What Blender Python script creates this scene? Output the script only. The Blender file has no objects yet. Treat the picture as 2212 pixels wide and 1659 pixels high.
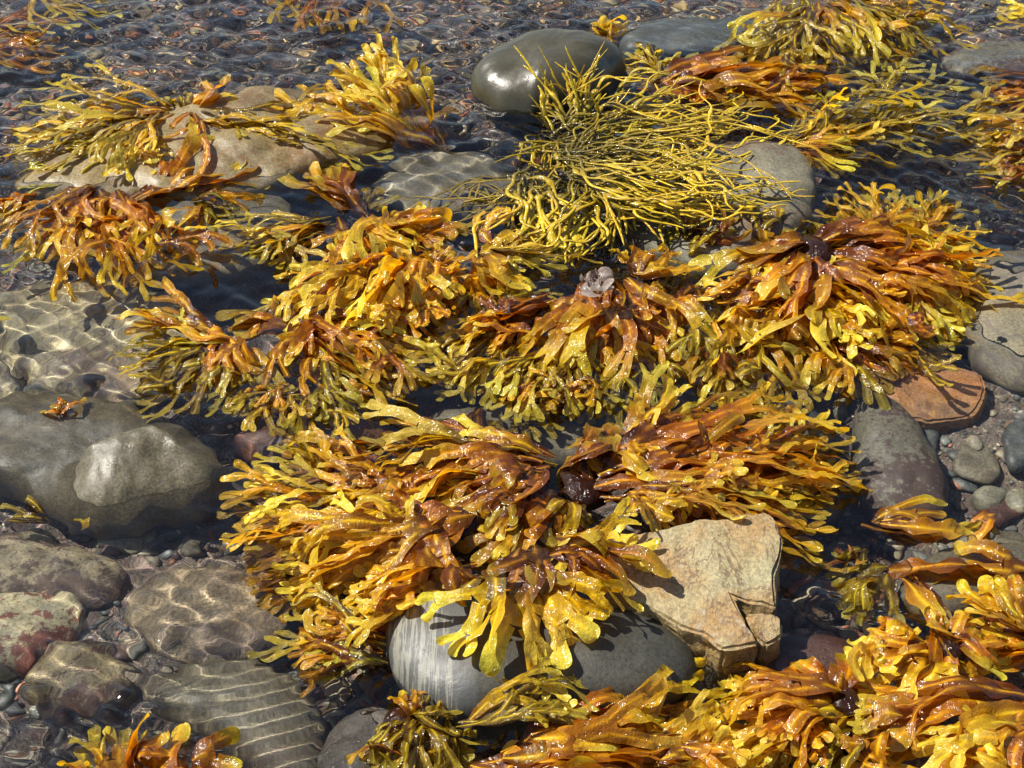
import bpy, math, random
import numpy as np
from math import radians as R, sin, cos, tan, pi

SC = bpy.context.scene
SIZE = 8.0              # everything is laid out in metres of the real pool, then set out at this scale
COL = SC.collection
rng = np.random.default_rng(7)

# ------------------------------------------------------------------ camera
DW, DH = 2212.0, 1659.0            # the frame in which places were read off
PITCH, DIST, HFOV = R(38), 2.0, R(35)
CAM = np.array([0.0, -DIST*cos(PITCH), DIST*sin(PITCH)])
FWD = np.array([0.0, cos(PITCH), -sin(PITCH)])
UPV = np.array([0.0, sin(PITCH), cos(PITCH)])
TX = tan(HFOV/2)

def at(px, py, z=0.0):
    """a place on the photograph -> the point at height z (below the surface the line of sight is refracted)"""
    u = (px/DW*2-1)*TX
    v = (1-py/DH*2)*TX*DH/DW
    d = FWD + UPV*v + np.array([u, 0, 0])
    d = d/np.linalg.norm(d)
    if z >= 0:
        t = (z-CAM[2])/d[2]
        return CAM + d*t
    t = -CAM[2]/d[2]
    p = CAM + d*t
    r = 1/1.33
    c = -d[2]
    k = 1-r*r*(1-c*c)
    d2 = r*d + np.array([0, 0, 1.0])*(r*c-math.sqrt(k))
    return p + d2*(z/d2[2])

cam = bpy.data.cameras.new('camera')
co = bpy.data.objects.new('camera', cam)
COL.objects.link(co)
co.location = CAM
co.rotation_euler = (pi/2-PITCH, 0, 0)
cam.sensor_width = 36
cam.lens = 18/TX
cam.clip_end = 2000
cam.clip_start = 0.05
SC.camera = co

# ------------------------------------------------------------------ helpers
def tag(o, label=None, cat=None, group=None, kind=None):
    if label: o['label'] = label
    if cat: o['category'] = cat
    if group: o['group'] = group
    if kind: o['kind'] = kind
    return o

def mesh_obj(name, V, F, mat=None, parent=None, col=None, smooth=True, origin=None):
    V = np.asarray(V, dtype=np.float64)
    if origin is not None:
        V = V-np.asarray(origin)
    me = bpy.data.meshes.new(name)
    F = np.asarray(F, dtype=np.int32)
    nf, k = F.shape
    me.vertices.add(len(V))
    me.vertices.foreach_set('co', V.astype(np.float32).ravel())
    me.loops.add(nf*k)
    me.loops.foreach_set('vertex_index', F.ravel())
    me.polygons.add(nf)
    me.polygons.foreach_set('loop_start', np.arange(nf, dtype=np.int32)*k)
    me.polygons.foreach_set('loop_total', np.full(nf, k, dtype=np.int32))
    me.polygons.foreach_set('use_smooth', np.full(nf, smooth, dtype=bool))
    if col is not None:
        a = me.color_attributes.new('tint', 'FLOAT_COLOR', 'POINT')
        c4 = np.ones((len(V), 4), dtype=np.float32)
        c4[:, :col.shape[1]] = col
        a.data.foreach_set('color', c4.ravel())
    me.update()
    me.validate()
    if mat: me.materials.append(mat)
    o = bpy.data.objects.new(name, me)
    COL.objects.link(o)
    if parent is not None: o.parent = parent
    elif origin is not None: o.location = origin
    return o

def empty(name, loc):
    o = bpy.data.objects.new(name, None)
    o.empty_display_size = 0.02
    COL.objects.link(o)
    o.location = loc
    return o

class Noise:
    """smooth noise: octaves of sines in random directions"""
    def __init__(s, r, scale, octaves=3, dim=3, n=7):
        s.o = []
        for k in range(octaves):
            d = r.normal(size=(n, dim))
            d /= np.linalg.norm(d, axis=1)[:, None]
            d *= (2*pi/scale)*(2**k)*r.uniform(.6, 1.5, size=(n, 1))
            s.o.append((d, r.uniform(0, 2*pi, n), 0.5**k))
    def __call__(s, P):
        out = 0
        for d, ph, a in s.o:
            out = out + a*np.sin(P@d.T+ph).sum(1)/math.sqrt(len(ph)/2)
        return out*0.5

def sm(x):
    x = np.clip(x, 0, 1)
    return x*x*(3-2*x)

# ------------------------------------------------------------------ materials
class NT:
    def __init__(s, name):
        s.m = bpy.data.materials.new(name)
        s.m.use_nodes = True
        s.t = s.m.node_tree
        s.p = s.t.nodes['Principled BSDF']
        s.out = s.t.nodes['Material Output']
        s.tc = s.t.nodes.new('ShaderNodeTexCoord').outputs['Object']
    def n(s, typ, **kw):
        x = s.t.nodes.new(typ)
        for k, v in kw.items(): setattr(x, k, v)
        return x
    def l(s, a, b): s.t.links.new(a, b)
    def noise(s, scale, detail=4, rough=.6, vec=None, dist=0.0):
        x = s.n('ShaderNodeTexNoise')
        x.inputs['Scale'].default_value = scale
        x.inputs['Detail'].default_value = detail
        x.inputs['Roughness'].default_value = rough
        x.inputs['Distortion'].default_value = dist
        s.l(vec or s.tc, x.inputs['Vector'])
        return x.outputs['Fac']
    def ramp(s, fac, a, b, ca=0.0, cb=1.0):
        x = s.n('ShaderNodeMapRange')
        x.interpolation_type = 'SMOOTHSTEP'
        for k, v in (('From Min', a), ('From Max', b), ('To Min', ca), ('To Max', cb)):
            x.inputs[k].default_value = v
        s.l(fac, x.inputs['Value'])
        return x.outputs['Result']
    def math(s, op, a, b=None):
        x = s.n('ShaderNodeMath', operation=op)
        for i, q in enumerate((a, b)):
            if q is None: continue
            if isinstance(q, (int, float)): x.inputs[i].default_value = q
            else: s.l(q, x.inputs[i])
        return x.outputs[0]
    def mix(s, fac, a, b, mode='MIX'):
        x = s.n('ShaderNodeMix', data_type='RGBA', blend_type=mode)
        for i, q in ((0, fac), (6, a), (7, b)):
            if isinstance(q, (int, float)): x.inputs[i].default_value = q
            elif isinstance(q, tuple): x.inputs[i].default_value = q if len(q) == 4 else q+(1,)
            else: s.l(q, x.inputs[i])
        return x.outputs[2]
    def bump(s, h, strength, dist, nrm=None):
        x = s.n('ShaderNodeBump')
        x.inputs['Strength'].default_value = strength
        x.inputs['Distance'].default_value = dist*SIZE
        s.l(h, x.inputs['Height'])
        if nrm: s.l(nrm, x.inputs['Normal'])
        return x.outputs['Normal']
    def voro(s, scale, feature='F1', vec=None, rnd=1.0):
        x = s.n('ShaderNodeTexVoronoi', feature=feature)
        x.inputs['Scale'].default_value = scale
        x.inputs['Randomness'].default_value = rnd
        s.l(vec or s.tc, x.inputs['Vector'])
        return x
    def mapping(s, rot=(0, 0, 0), scale=(1, 1, 1)):
        x = s.n('ShaderNodeMapping')
        x.inputs['Rotation'].default_value = rot
        x.inputs['Scale'].default_value = scale
        s.l(s.tc, x.inputs['Vector'])
        return x.outputs[0]

def rock_mat(name, c1, c2, spot=None, spot_amt=.5, spot_scale=60, spot_zone=9, rough=.5, bump=.5, fine=260,
             veins=None, bands=None, dark_dots=None, grain=.35, dim=.66):
    m = NT(name)
    dim = dim*np.array([1.0, .95, .82])*.86
    if True: c1, c2 = tuple(float(x) for x in c1*dim), tuple(float(x) for x in c2*dim)
    big = m.ramp(m.noise(9, 5, .6), .36, .66)
    c = m.mix(big, c1, c2)
    g = m.noise(fine, 3, .7)
    gr = m.ramp(g, .3, .7, 1-grain, 1+grain)
    c = m.mix(1.0, c, m.grey(gr) if hasattr(m, 'grey') else gr, 'MULTIPLY')
    if bands:
        vec = m.mapping(rot=(0, 0, bands[0]), scale=(1, .06, .06))
        b1 = m.noise(bands[1], 3, .7, vec=vec)
        b = m.ramp(b1, .47, .55)
        zone = bands[4]
        sep = m.n('ShaderNodeSeparateXYZ')
        mp = m.mapping(rot=(0, 0, bands[0]))
        m.l(mp, sep.inputs[0])
        z = m.ramp(sep.outputs[0], zone+.004, zone-.004)
        bc = m.mix(b, bands[2], bands[3])
        edge = m.ramp(sep.outputs[0], zone+.024, zone+.018)
        c = m.mix(edge, c, bands[2])
        c = m.mix(z, c, bc)
    if spot:
        zf = m.ramp(m.noise(spot_zone, 3, .6), .5-spot_amt*.3, .5+.5*(1-spot_amt))
        s1 = m.noise(spot_scale*1.6, 5, .72)
        thr = m.math('MULTIPLY', zf, .27)
        f = m.ramp(m.math('ADD', s1, thr), .635, .70, 0, .9)
        c = m.mix(f, c, spot)
    if dark_dots:
        v = m.voro(dark_dots[0])
        zf = m.ramp(m.noise(12, 2, .5), .52, .62)
        sz = m.n('ShaderNodeSeparateColor')
        m.l(v.outputs['Color'], sz.inputs[0])
        f = m.math('MULTIPLY', m.ramp(m.math('ADD', v.outputs['Distance'], m.math('MULTIPLY', sz.outputs[0], .38)), .36, .28), zf)
        c = m.mix(f, c, dark_dots[1])
    if veins:
        v = m.noise(veins[0], 5, .65, vec=m.mapping(rot=(.3, .2, veins[2]), scale=(1, .75, 1)), dist=.6)
        f = m.ramp(m.math('ABSOLUTE', m.math('SUBTRACT', v, .5)), .02, .004)
        c = m.mix(m.math('MULTIPLY', f, .7), c, veins[1])
    m.l(c, m.p.inputs['Base Color'])
    m.p.inputs['Roughness'].default_value = rough
    rr = m.ramp(m.noise(30, 3, .6), .3, .7, rough-.12, rough+.12)
    m.l(rr, m.p.inputs['Roughness'])
    h = m.math('ADD', m.noise(55, 8, .7), m.math('MULTIPLY', g, .35))
    m.l(m.bump(h, bump, .004), m.p.inputs['Normal'])
    return m.m

def seaweed_mat(name, trans=.42, rough=.3, blotch=(.10, .022, .006), blotch_amt=.6):
    m = NT(name)
    a = m.n('ShaderNodeVertexColor', layer_name='tint')
    pos = m.tc
    n1 = m.noise(70, 4, .65, vec=pos)
    c = m.mix(m.ramp(n1, .53, .72, 0, blotch_amt), a.outputs['Color'], blotch)
    n2 = m.noise(420, 2, .6, vec=pos)
    c = m.mix(1.0, c, m.ramp(n2, .3, .7, .9, 1.1), 'MULTIPLY')
    m.l(c, m.p.inputs['Base Color'])
    m.p.inputs['Roughness'].default_value = rough
    m.p.inputs['Specular IOR Level'].default_value = .1
    m.p.inputs['Coat Weight'].default_value = 1.0
    m.p.inputs['Coat Roughness'].default_value = .115
    m.p.inputs['Coat IOR'].default_value = 1.45
    h = m.math('ADD', m.noise(120, 3, .6, vec=pos), m.math('MULTIPLY', m.noise(520, 2, .5, vec=pos), .35))
    nb = m.bump(h, .5, .004)
    m.l(nb, m.p.inputs['Normal'])
    v = m.voro(85, vec=pos)                 # beads of water standing on the wet blade
    sc_ = m.n('ShaderNodeSeparateColor')
    m.l(v.outputs['Color'], sc_.inputs[0])
    rad = m.math('ADD', .10, m.math('MULTIPLY', sc_.outputs[1], .16))
    q = m.math('DIVIDE', v.outputs['Distance'], rad)
    dome = m.math('SQRT', m.math('MAXIMUM', m.math('SUBTRACT', 1.0, m.math('MULTIPLY', q, q)), 0.0))
    dome = m.math('MULTIPLY', dome, m.ramp(sc_.outputs[0], .5, .52))
    nf = m.bump(m.noise(105, 1.5, .5, vec=pos), 1.0, .0075, nb)
    nc = m.bump(dome, 1.0, .0015, nf)
    m.l(nc, m.p.inputs['Coat Normal'])
    tr = m.n('ShaderNodeBsdfTranslucent')
    ct = m.mix(1.0, c, (1.55, 1.2, .5), 'MULTIPLY')
    m.l(ct, tr.inputs['Color'])
    mx = m.n('ShaderNodeMixShader')
    mx.inputs[0].default_value = trans
    m.l(m.p.outputs[0], mx.inputs[1])
    m.l(tr.outputs[0], mx.inputs[2])
    m.l(mx.outputs[0], m.out.inputs['Surface'])
    return m.m

def pebble_mat(name):
    m = NT(name)
    a = m.n('ShaderNodeVertexColor', layer_name='tint')
    n1 = m.noise(120, 4, .7)
    c = m.mix(1.0, a.outputs['Color'], m.ramp(n1, .25, .75, .55, 1.35), 'MULTIPLY')
    m.l(c, m.p.inputs['Base Color'])
    m.p.inputs['Roughness'].default_value = .5
    m.l(m.bump(m.noise(200, 4, .6), .3, .002), m.p.inputs['Normal'])
    return m.m

def seabed_mat():
    m = NT('sandy_gravel')
    v = m.voro(420)
    v2 = m.voro(150)
    c = m.mix(m.ramp(m.noise(6, 4, .6), .35, .65), (.21, .158, .10), (.125, .10, .07))
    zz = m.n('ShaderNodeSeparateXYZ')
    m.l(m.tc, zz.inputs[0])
    deep_shade = m.ramp(m.math('ADD', zz.outputs[2], m.math('MULTIPLY', m.noise(14, 3, .6), .04)), -.095, -.065)
    c = m.mix(deep_shade, (.065, .058, .05), c)  # shade painted into the bed: darker colour where it lies deep
    sep = m.n('ShaderNodeSeparateColor')
    m.l(v.outputs['Color'], sep.inputs[0])
    c = m.mix(m.ramp(sep.outputs[0], .7, .98, 0, .7), c, (.30, .25, .19))
    c = m.mix(m.ramp(sep.outputs[1], .6, .9, 0, .75), c, (.045, .035, .035))
    sep2 = m.n('ShaderNodeSeparateColor')
    m.l(v2.outputs['Color'], sep2.inputs[0])
    c = m.mix(m.ramp(sep2.outputs[0], .72, .85, 0, .6), c, (.15, .085, .075))
    m.l(c, m.p.inputs['Base Color'])
    m.p.inputs['Roughness'].default_value = .7
    h = m.math('ADD', m.math('MULTIPLY', v.outputs['Distance'], -.6), m.math('MULTIPLY', v2.outputs['Distance'], -1.0))
    m.l(m.bump(h, .6, .004), m.p.inputs['Normal'])
    return m.m

def water_mat():
    m = NT('clear_water')
    m.t.nodes.remove(m.p)
    g = m.n('ShaderNodeBsdfGlass')
    g.inputs['IOR'].default_value = 1.33
    g.inputs['Roughness'].default_value = 0
    g.inputs['Color'].default_value = (.985, .99, .985, 1)
    m.l(g.outputs[0], m.out.inputs['Surface'])
    return m.m

# ------------------------------------------------------------------ water and seabed
def axis(lo, hi, step, far, grow=1.35):
    c = list(np.arange(lo, hi+step/2, step))
    a, d = [], step
    x = lo
    while x > -far:
        d *= grow; x -= d; a.append(x)
    b, d = [], step
    x = hi
    while x < far:
        d *= grow; x += d; b.append(x)
    return np.array(a[::-1]+c+b)

def sheet(name, xs, ys, f, mat, kind='structure'):
    X, Y = np.meshgrid(xs, ys)
    P = np.stack([X.ravel(), Y.ravel()], -1)
    Z = f(P)
    V = np.column_stack([P, Z])
    nx, ny = len(xs), len(ys)
    i = np.arange(nx*ny).reshape(ny, nx)
    F = np.stack([i[:-1, :-1], i[:-1, 1:], i[1:, 1:], i[1:, :-1]], -1).reshape(-1, 4)
    o = mesh_obj(name, V, F, mat)
    return tag(o, kind=kind)

bed_noise = Noise(np.random.default_rng(3), .45, 4, 2)
def bed_z(P):
    x, y = P[:, 0], P[:, 1]
    z = -.13+.012*bed_noise(P)
    z = z+.072*np.exp(-(((x-.62)/.28)**2+((y+.05)/.22)**2))      # shallow sand on the right
    z = z+.072*np.exp(-(((x+.46)/.27)**2+((y+.40)/.2)**2))
    z = z+.02*sm((y-.45)/.4)                                    # the far stream bed
    return z

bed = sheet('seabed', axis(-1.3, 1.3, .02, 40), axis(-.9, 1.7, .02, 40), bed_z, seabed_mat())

rw = np.random.default_rng(11)
def waves(n, l0, l1, a, th, spread):
    return [(2*pi/rw.uniform(l0, l1), th+rw.normal()*spread, rw.uniform(0, 2*pi), a*rw.uniform(.5, 1.3)) for _ in range(n)]
W_FINE = waves(18, .022, .050, .00030, 0, 3)
W_MID = waves(12, .05, .12, .00048, pi/2, .9)
W_FAR = waves(18, .04, .12, .00040, pi/2+.2, .5)
MASK1 = Noise(np.random.default_rng(5), .5, 2, 2)
MASK2 = Noise(np.random.default_rng(6), .35, 2, 2)
def wsum(W, x, y):
    z = 0
    for k, th, p, a in W:
        z = z+a*np.sin(k*(x*cos(th)+y*sin(th))+p)
    return z
RIP = at(505, 1395)            # ripples round the smooth stone near the lower left
BOOST = [(at(420, 1330), .15, 1.6), (at(740, 1500), .09, 2.2), (at(1840, 1310), .09, 1.8), (at(1950, 420), .2, 1.0), (at(80, 560), .12, 1.0), (at(180, 740), .16, .7), (at(1150, 25), .13, .5), (at(560, 60), .13, .5), (at(110, 1230), .09, 1.2), (at(130, 1450), .10, 1.4)]
CALM = [(at(560, 1570), .115), (at(200, 1000), .11), (at(1050, 1050), .2), (at(1950, 950), .2)]
def water_z(P):
    x, y = P[:, 0], P[:, 1]
    near = np.exp(-np.maximum(0, np.abs(x)-1.5)**2/.2)*np.exp(-np.maximum(0, np.maximum(y-1.8, -.9-y))**2/.2)
    m1 = sm((MASK1(P)+.7)/1.4)
    m2 = sm((MASK2(P)+.6)/1.2)
    far = sm((y-.22)/.45)
    z = wsum(W_FINE, x, y)*(.45+.55*m1)+wsum(W_MID, x, y)*(.25+.6*m2)
    calm = 1
    for c, r in CALM:
        calm = calm*(1-.75*np.exp(-((x-c[0])**2+(y-c[1])**2)/r**2))
    boost = 1+.3*far
    for c, r, b in BOOST:
        boost = boost+b*np.exp(-((x-c[0])**2+(y-c[1])**2)/r**2)
    z = z*calm*boost
    z = z+far*(.5+.7*m2)*wsum(W_FAR, x, y)
    # ring ripples shed towards the viewer over the smooth stone
    cx, cy = at(470, 1250)[:2]
    dd = np.hypot(x-cx, (y-cy)*1.0)
    win = np.exp(-((x-at(540, 1560)[0])/.13)**2-((y-at(540, 1560)[1])/.10)**2)
    z = z+win*.0013*np.sin(2*pi*dd/.018+.6*np.sin(9*x))
    return z*near
water = sheet('water', axis(-.95, .95, .0042, 40, 1.3), axis(-.66, 1.25, .0045, 40, 1.3), water_z, water_mat())
water.cycles.is_caustics_caster = True

# ------------------------------------------------------------------ rocks
def outline(poly, zm, n, soft):
    W = np.array([at(px, py, zm)[:2] for px, py in poly])
    c = (W.max(0)+W.min(0))/2*.4+W.mean(0)*.6
    D = W-c
    # radial function on n angles from the edges of the polygon
    th = np.linspace(-pi, pi, n, endpoint=False)
    r = np.zeros(n)
    for i in range(len(D)):
        a, b = D[i], D[(i+1) % len(D)]
        e = b-a
        den = np.cos(th)*e[1]-np.sin(th)*e[0]
        with np.errstate(all='ignore'):
            t = (a[0]*e[1]-a[1]*e[0])/den
            s = np.where(np.abs(e[0]) > np.abs(e[1]), (t*np.cos(th)-a[0])/(e[0] if e[0] else 1), (t*np.sin(th)-a[1])/(e[1] if e[1] else 1))
        ok = (t > 0) & (s >= -1e-6) & (s <= 1+1e-6) & np.isfinite(t)
        r = np.where(ok, np.maximum(r, np.where(ok, t, 0)), r)
    for _ in range(soft):
        r = (np.roll(r, 1)+2*r+np.roll(r, -1))/4
    return c, th, r

def rock(name, label, cat, poly, zm, top, bot, mat, a=2.6, tilt=(0, 0), amp=.004, scale=.09, soft=3, extra=None, seed=1, group=None,
         facet=0, step=.006, parent=None):
    rr = np.random.default_rng(seed)
    xs = [at(px, py, zm) for px, py in poly]
    size = max(np.ptp([p[0] for p in xs]), np.ptp([p[1] for p in xs]))
    n = int(np.clip(size*pi/step, 40, 260))
    nr = int(np.clip(size/2/step, 10, 60))
    c, th, r = outline(poly, zm, n, soft)
    V = [];
    ph = np.linspace(0, 1, nr+1)
    qs = np.sin(ph*pi/2)                   # ring radii, crowded at the rim
    def ring(q, h, sgn):
        rad = r*q
        x = c[0]+rad*np.cos(th); y = c[1]+rad*np.sin(th)
        z = np.full(n, sgn*h*(1-q**a)**(1/min(a, 2.2)) if q < 1 else 0.0)
        return np.column_stack([x, y, z])
    rows = [ring(q, top, 1) for q in qs[1:]]
    rows += [ring(q, bot, -1) for q in qs[1:-1][::-1][::3]]
    P = np.concatenate([[[c[0], c[1], top]]]+rows+[[[c[0], c[1], -bot]]])
    up = np.clip(P[:, 2]/top, 0, 1)
    P[:, 2] += ((P[:, 0]-c[0])*tilt[0]+(P[:, 1]-c[1])*tilt[1])
    P[:, 2] += zm
    N = Noise(rr, scale, 4, 3)
    N2 = Noise(rr, scale, 4, 3); N3 = Noise(rr, scale*2, 3, 3)
    Q = P.copy()
    P[:, 2] += amp*N(Q)
    P[:, 0] += amp*.8*N2(Q); P[:, 1] += amp*.8*N3(Q)
    if facet:                              # broken, stepped faces
        k = N3(Q*1.0)
        P[:, 2] += facet*(np.floor(k*4)/4-k)*.5
        k2 = N2(Q*.7)
        P[:, 0] += facet*(np.floor(k2*3)/3-k2); P[:, 1] += facet*(np.floor(k*3)/3-k)*.8
    if extra is not None:
        P[:, 2] += extra(P[:, 0], P[:, 1])*up
    nrow = len(rows)
    quads = []; tris = []
    for j in range(nrow-1):
        b0, b1 = 1+j*n, 1+(j+1)*n
        i = np.arange(n); k = (i+1) % n
        quads.append(np.stack([b0+i, b1+i, b1+k, b0+k], -1))
    F = np.concatenate(quads)
    i = np.arange(n); k = (i+1) % n
    t1 = np.stack([np.zeros(n, int), 1+i, 1+k, 1+k], -1)
    last = len(P)-1; b = 1+(nrow-1)*n
    t2 = np.stack([np.full(n, last), b+k, b+i, b+i], -1)
    # triangles written as quads would be degenerate: build them by hand
    me_name = name
    o = mesh_tri(me_name, P, F, np.concatenate([t1[:, :3], t2[:, :3]]), mat, origin=(c[0], c[1], zm))
    tag(o, label, cat, group)
    return o

def mesh_tri(name, V, Q, T, mat, origin, col=None):
    V = np.asarray(V)-np.asarray(origin)
    me = bpy.data.meshes.new(name)
    me.vertices.add(len(V))
    me.vertices.foreach_set('co', V.astype(np.float32).ravel())
    nl = Q.size+T.size
    me.loops.add(nl)
    me.loops.foreach_set('vertex_index', np.concatenate([Q.ravel(), T.ravel()]).astype(np.int32))
    nq, nt = len(Q), len(T)
    me.polygons.add(nq+nt)
    me.polygons.foreach_set('loop_start', np.concatenate([np.arange(nq)*4, nq*4+np.arange(nt)*3]).astype(np.int32))
    me.polygons.foreach_set('loop_total', np.concatenate([np.full(nq, 4), np.full(nt, 3)]).astype(np.int32))
    me.polygons.foreach_set('use_smooth', np.ones(nq+nt, dtype=bool))
    if col is not None:
        a = me.color_attributes.new('tint', 'FLOAT_COLOR', 'POINT')
        c4 = np.ones((len(V), 4), dtype=np.float32); c4[:, :3] = col
        a.data.foreach_set('color', c4.ravel())
    me.update(); me.validate()
    me.materials.append(mat)
    o = bpy.data.objects.new(name, me)
    COL.objects.link(o)
    o.location = origin
    return o

def slab(name, label, cat, tops, depth, mat, bev, amp, seed):
    """a broken block: flat top outlines with a height at each corner, and steep sides"""
    import bmesh
    r = np.random.default_rng(seed)
    bm = bmesh.new()
    allp = [at(*q) for t in tops for q in t]
    c = np.mean(allp, 0)
    for t in tops:
        b2 = bmesh.new()
        vs = [b2.verts.new(at(*q)-c) for q in t]
        f = b2.faces.new(vs)
        if f.normal.z < 0 or f.calc_area() and (f.normal_update() or f.normal.z < 0): f.normal_flip()
        ex = bmesh.ops.extrude_face_region(b2, geom=[f])
        nv = [e for e in ex['geom'] if isinstance(e, bmesh.types.BMVert)]
        base = [v for v in b2.verts if v not in nv]
        for v in base:
            o = v.co.copy()
            v.co.x *= 1.05; v.co.y *= 1.05; v.co.z -= depth
        bmesh.ops.recalc_face_normals(b2, faces=b2.faces[:])
        bmesh.ops.bevel(b2, geom=b2.edges[:], offset=bev, segments=2, affect='EDGES')
        bmesh.ops.triangulate(b2, faces=b2.faces[:])
        for _ in range(5):
            le = [e for e in b2.edges if e.calc_length() > .009]
            if not le: break
            bmesh.ops.subdivide_edges(b2, edges=le, cuts=1)
            bmesh.ops.triangulate(b2, faces=[f for f in b2.faces if len(f.verts) > 3])
        me = bpy.data.meshes.new('tmp'); b2.to_mesh(me); b2.free(); bm.from_mesh(me); bpy.data.meshes.remove(me)
    P = np.array([v.co[:] for v in bm.verts])
    N1, N2, N3 = Noise(r, .09, 4, 3), Noise(r, .07, 4, 3), Noise(r, .05, 3, 3)
    st = np.floor(N1(P*np.array([1, 1, 3.0]))*3)/3
    P2 = P+np.column_stack([amp*(N1(P)+.8*st), amp*(N2(P)+.8*st), amp*.8*N3(P)+amp*.35*np.floor(N2(P)*2.5)/2.5])
    for v, q in zip(bm.verts, P2): v.co = q
    me = bpy.data.meshes.new(name); bm.to_mesh(me); bm.free()
    for p in me.polygons: p.use_smooth = True
    me.set_sharp_from_angle(angle=R(32))
    me.materials.append(mat)
    o = bpy.data.objects.new(name, me); COL.objects.link(o); o.location = c
    return tag(o, label, cat)

M = {}
M['dark'] = rock_mat('dark_wet_stone', (.075, .07, .045), (.10, .09, .055), rough=.30, bump=.15, grain=.12)
M['slate'] = rock_mat('smooth_grey_stone', (.10, .088, .055), (.15, .128, .08), spot=(.055, .047, .032), spot_amt=.2, spot_scale=120, rough=.46, bump=.35, grain=.4, dim=.78)
M['wedge'] = rock_mat('tan_wedge_stone', (.44, .37, .22), (.32, .27, .17), spot=(.07, .03, .02), spot_amt=.65, spot_scale=60, spot_zone=9, rough=.55, bump=.6, dim=.55)
M['tan'] = rock_mat('tan_speckled_stone', (.34, .26, .12), (.25, .20, .10), spot=(.12, .062, .018), spot_amt=.38, spot_scale=85, rough=.45, bump=.4)
M['pale'] = rock_mat('pale_bedrock', (.50, .45, .29), (.38, .34, .21), spot=(.12, .075, .05), spot_amt=.5, spot_scale=60, spot_zone=5, rough=.6, bump=.5, grain=.3, veins=(5, (.08, .06, .04), .6))
M['maroon'] = rock_mat('maroon_crusted_stone', (.46, .40, .27), (.32, .26, .18), spot=(.055, .031, .02), spot_amt=.75, spot_scale=60, spot_zone=7, rough=.6, bump=.7, dim=.55)
M['palered'] = rock_mat('pale_stone_red_crust', (.58, .54, .37), (.44, .39, .25), spot=(.12, .025, .014), spot_amt=.65, spot_scale=60, spot_zone=10, rough=.6, bump=.5)
M['brown'] = rock_mat('brown_silty_stone', (.33, .265, .175), (.22, .175, .12), spot=(.09, .065, .05), spot_amt=.5, spot_scale=90, rough=.7, bump=.7, grain=.5)
M['mid'] = rock_mat('grey_submerged_stone', (.27, .245, .175), (.35, .31, .215), spot=(.12, .085, .055), spot_amt=.35, spot_scale=110, grain=.4, dim=.48, rough=.6, bump=.35)
M['spotgrey'] = rock_mat('grey_maroon_spotted', (.27, .26, .205), (.34, .32, .24), dim=.52, spot=(.06, .03, .022), spot_amt=.7, spot_scale=75, spot_zone=6, rough=.6, bump=.35)
M['olivegrey'] = rock_mat('worn_tan_grey_stone', (.29, .27, .20), (.22, .20, .14), spot=(.10, .06, .03), spot_amt=.5, spot_scale=95, spot_zone=6, rough=.5, bump=.35)
M['banded'] = rock_mat('banded_grey_stone', (.066, .065, .054), (.098, .096, .078), rough=.55, bump=.3, grain=.3, dark_dots=(170, (.02, .016, .012)),
                       bands=(R(-7), 300, (.055, .055, .05), (.155, .15, .12), -.085), dim=.47)
M['slab'] = rock_mat('fractured_tan_slab', (.46, .42, .25), (.43, .26, .09), spot=(.27, .24, .18), spot_amt=.15, spot_scale=60, rough=.5, bump=.9, grain=.3, veins=(16, (.09, .045, .018), -.5))
M['orange'] = rock_mat('orange_sandstone', (.60, .26, .075), (.50, .29, .12), spot=(.16, .075, .04), spot_amt=.35, spot_scale=80, rough=.6, bump=.5, veins=(6, (.2, .09, .04), .9))
M['redbrown'] = rock_mat('red_brown_stone', (.14, .06, .04), (.10, .048, .035), spot=(.22, .15, .11), spot_amt=.3, spot_scale=120, rough=.5, bump=.5)
M['purple'] = rock_mat('purple_stone', (.13, .085, .08), (.10, .075, .075), rough=.55, bump=.4)
M['blue'] = rock_mat('blue_grey_stone', (.12, .135, .135), (.15, .16, .155), rough=.5, bump=.3)
M['sandgrey'] = rock_mat('sand_grey_bedrock', (.36, .32, .22), (.28, .25, .18), dim=.5, spot=(.15, .12, .09), spot_amt=.3, spot_scale=140, rough=.6, bump=.35, veins=(4, (.09, .075, .06), .2))
M['paleround'] = rock_mat('pale_round_stone', (.34, .33, .25), (.28, .27, .2), spot=(.15, .13, .10), spot_amt=.3, spot_scale=140, rough=.6, bump=.4)
M['mottled'] = rock_mat('mottled_dark_stone', (.14, .12, .10), (.07, .06, .055), spot=(.27, .24, .2), spot_amt=.4, spot_scale=70, rough=.6, bump=.8)

def G(cx, cy, sx, sy, h, z=0.0):
    p = at(cx, cy, z)
    return lambda x, y: h*np.exp(-((x-p[0])/sx)**2-((y-p[1])/sy)**2)
def plus(*fs): return lambda x, y: sum(f(x, y) for f in fs)

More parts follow.
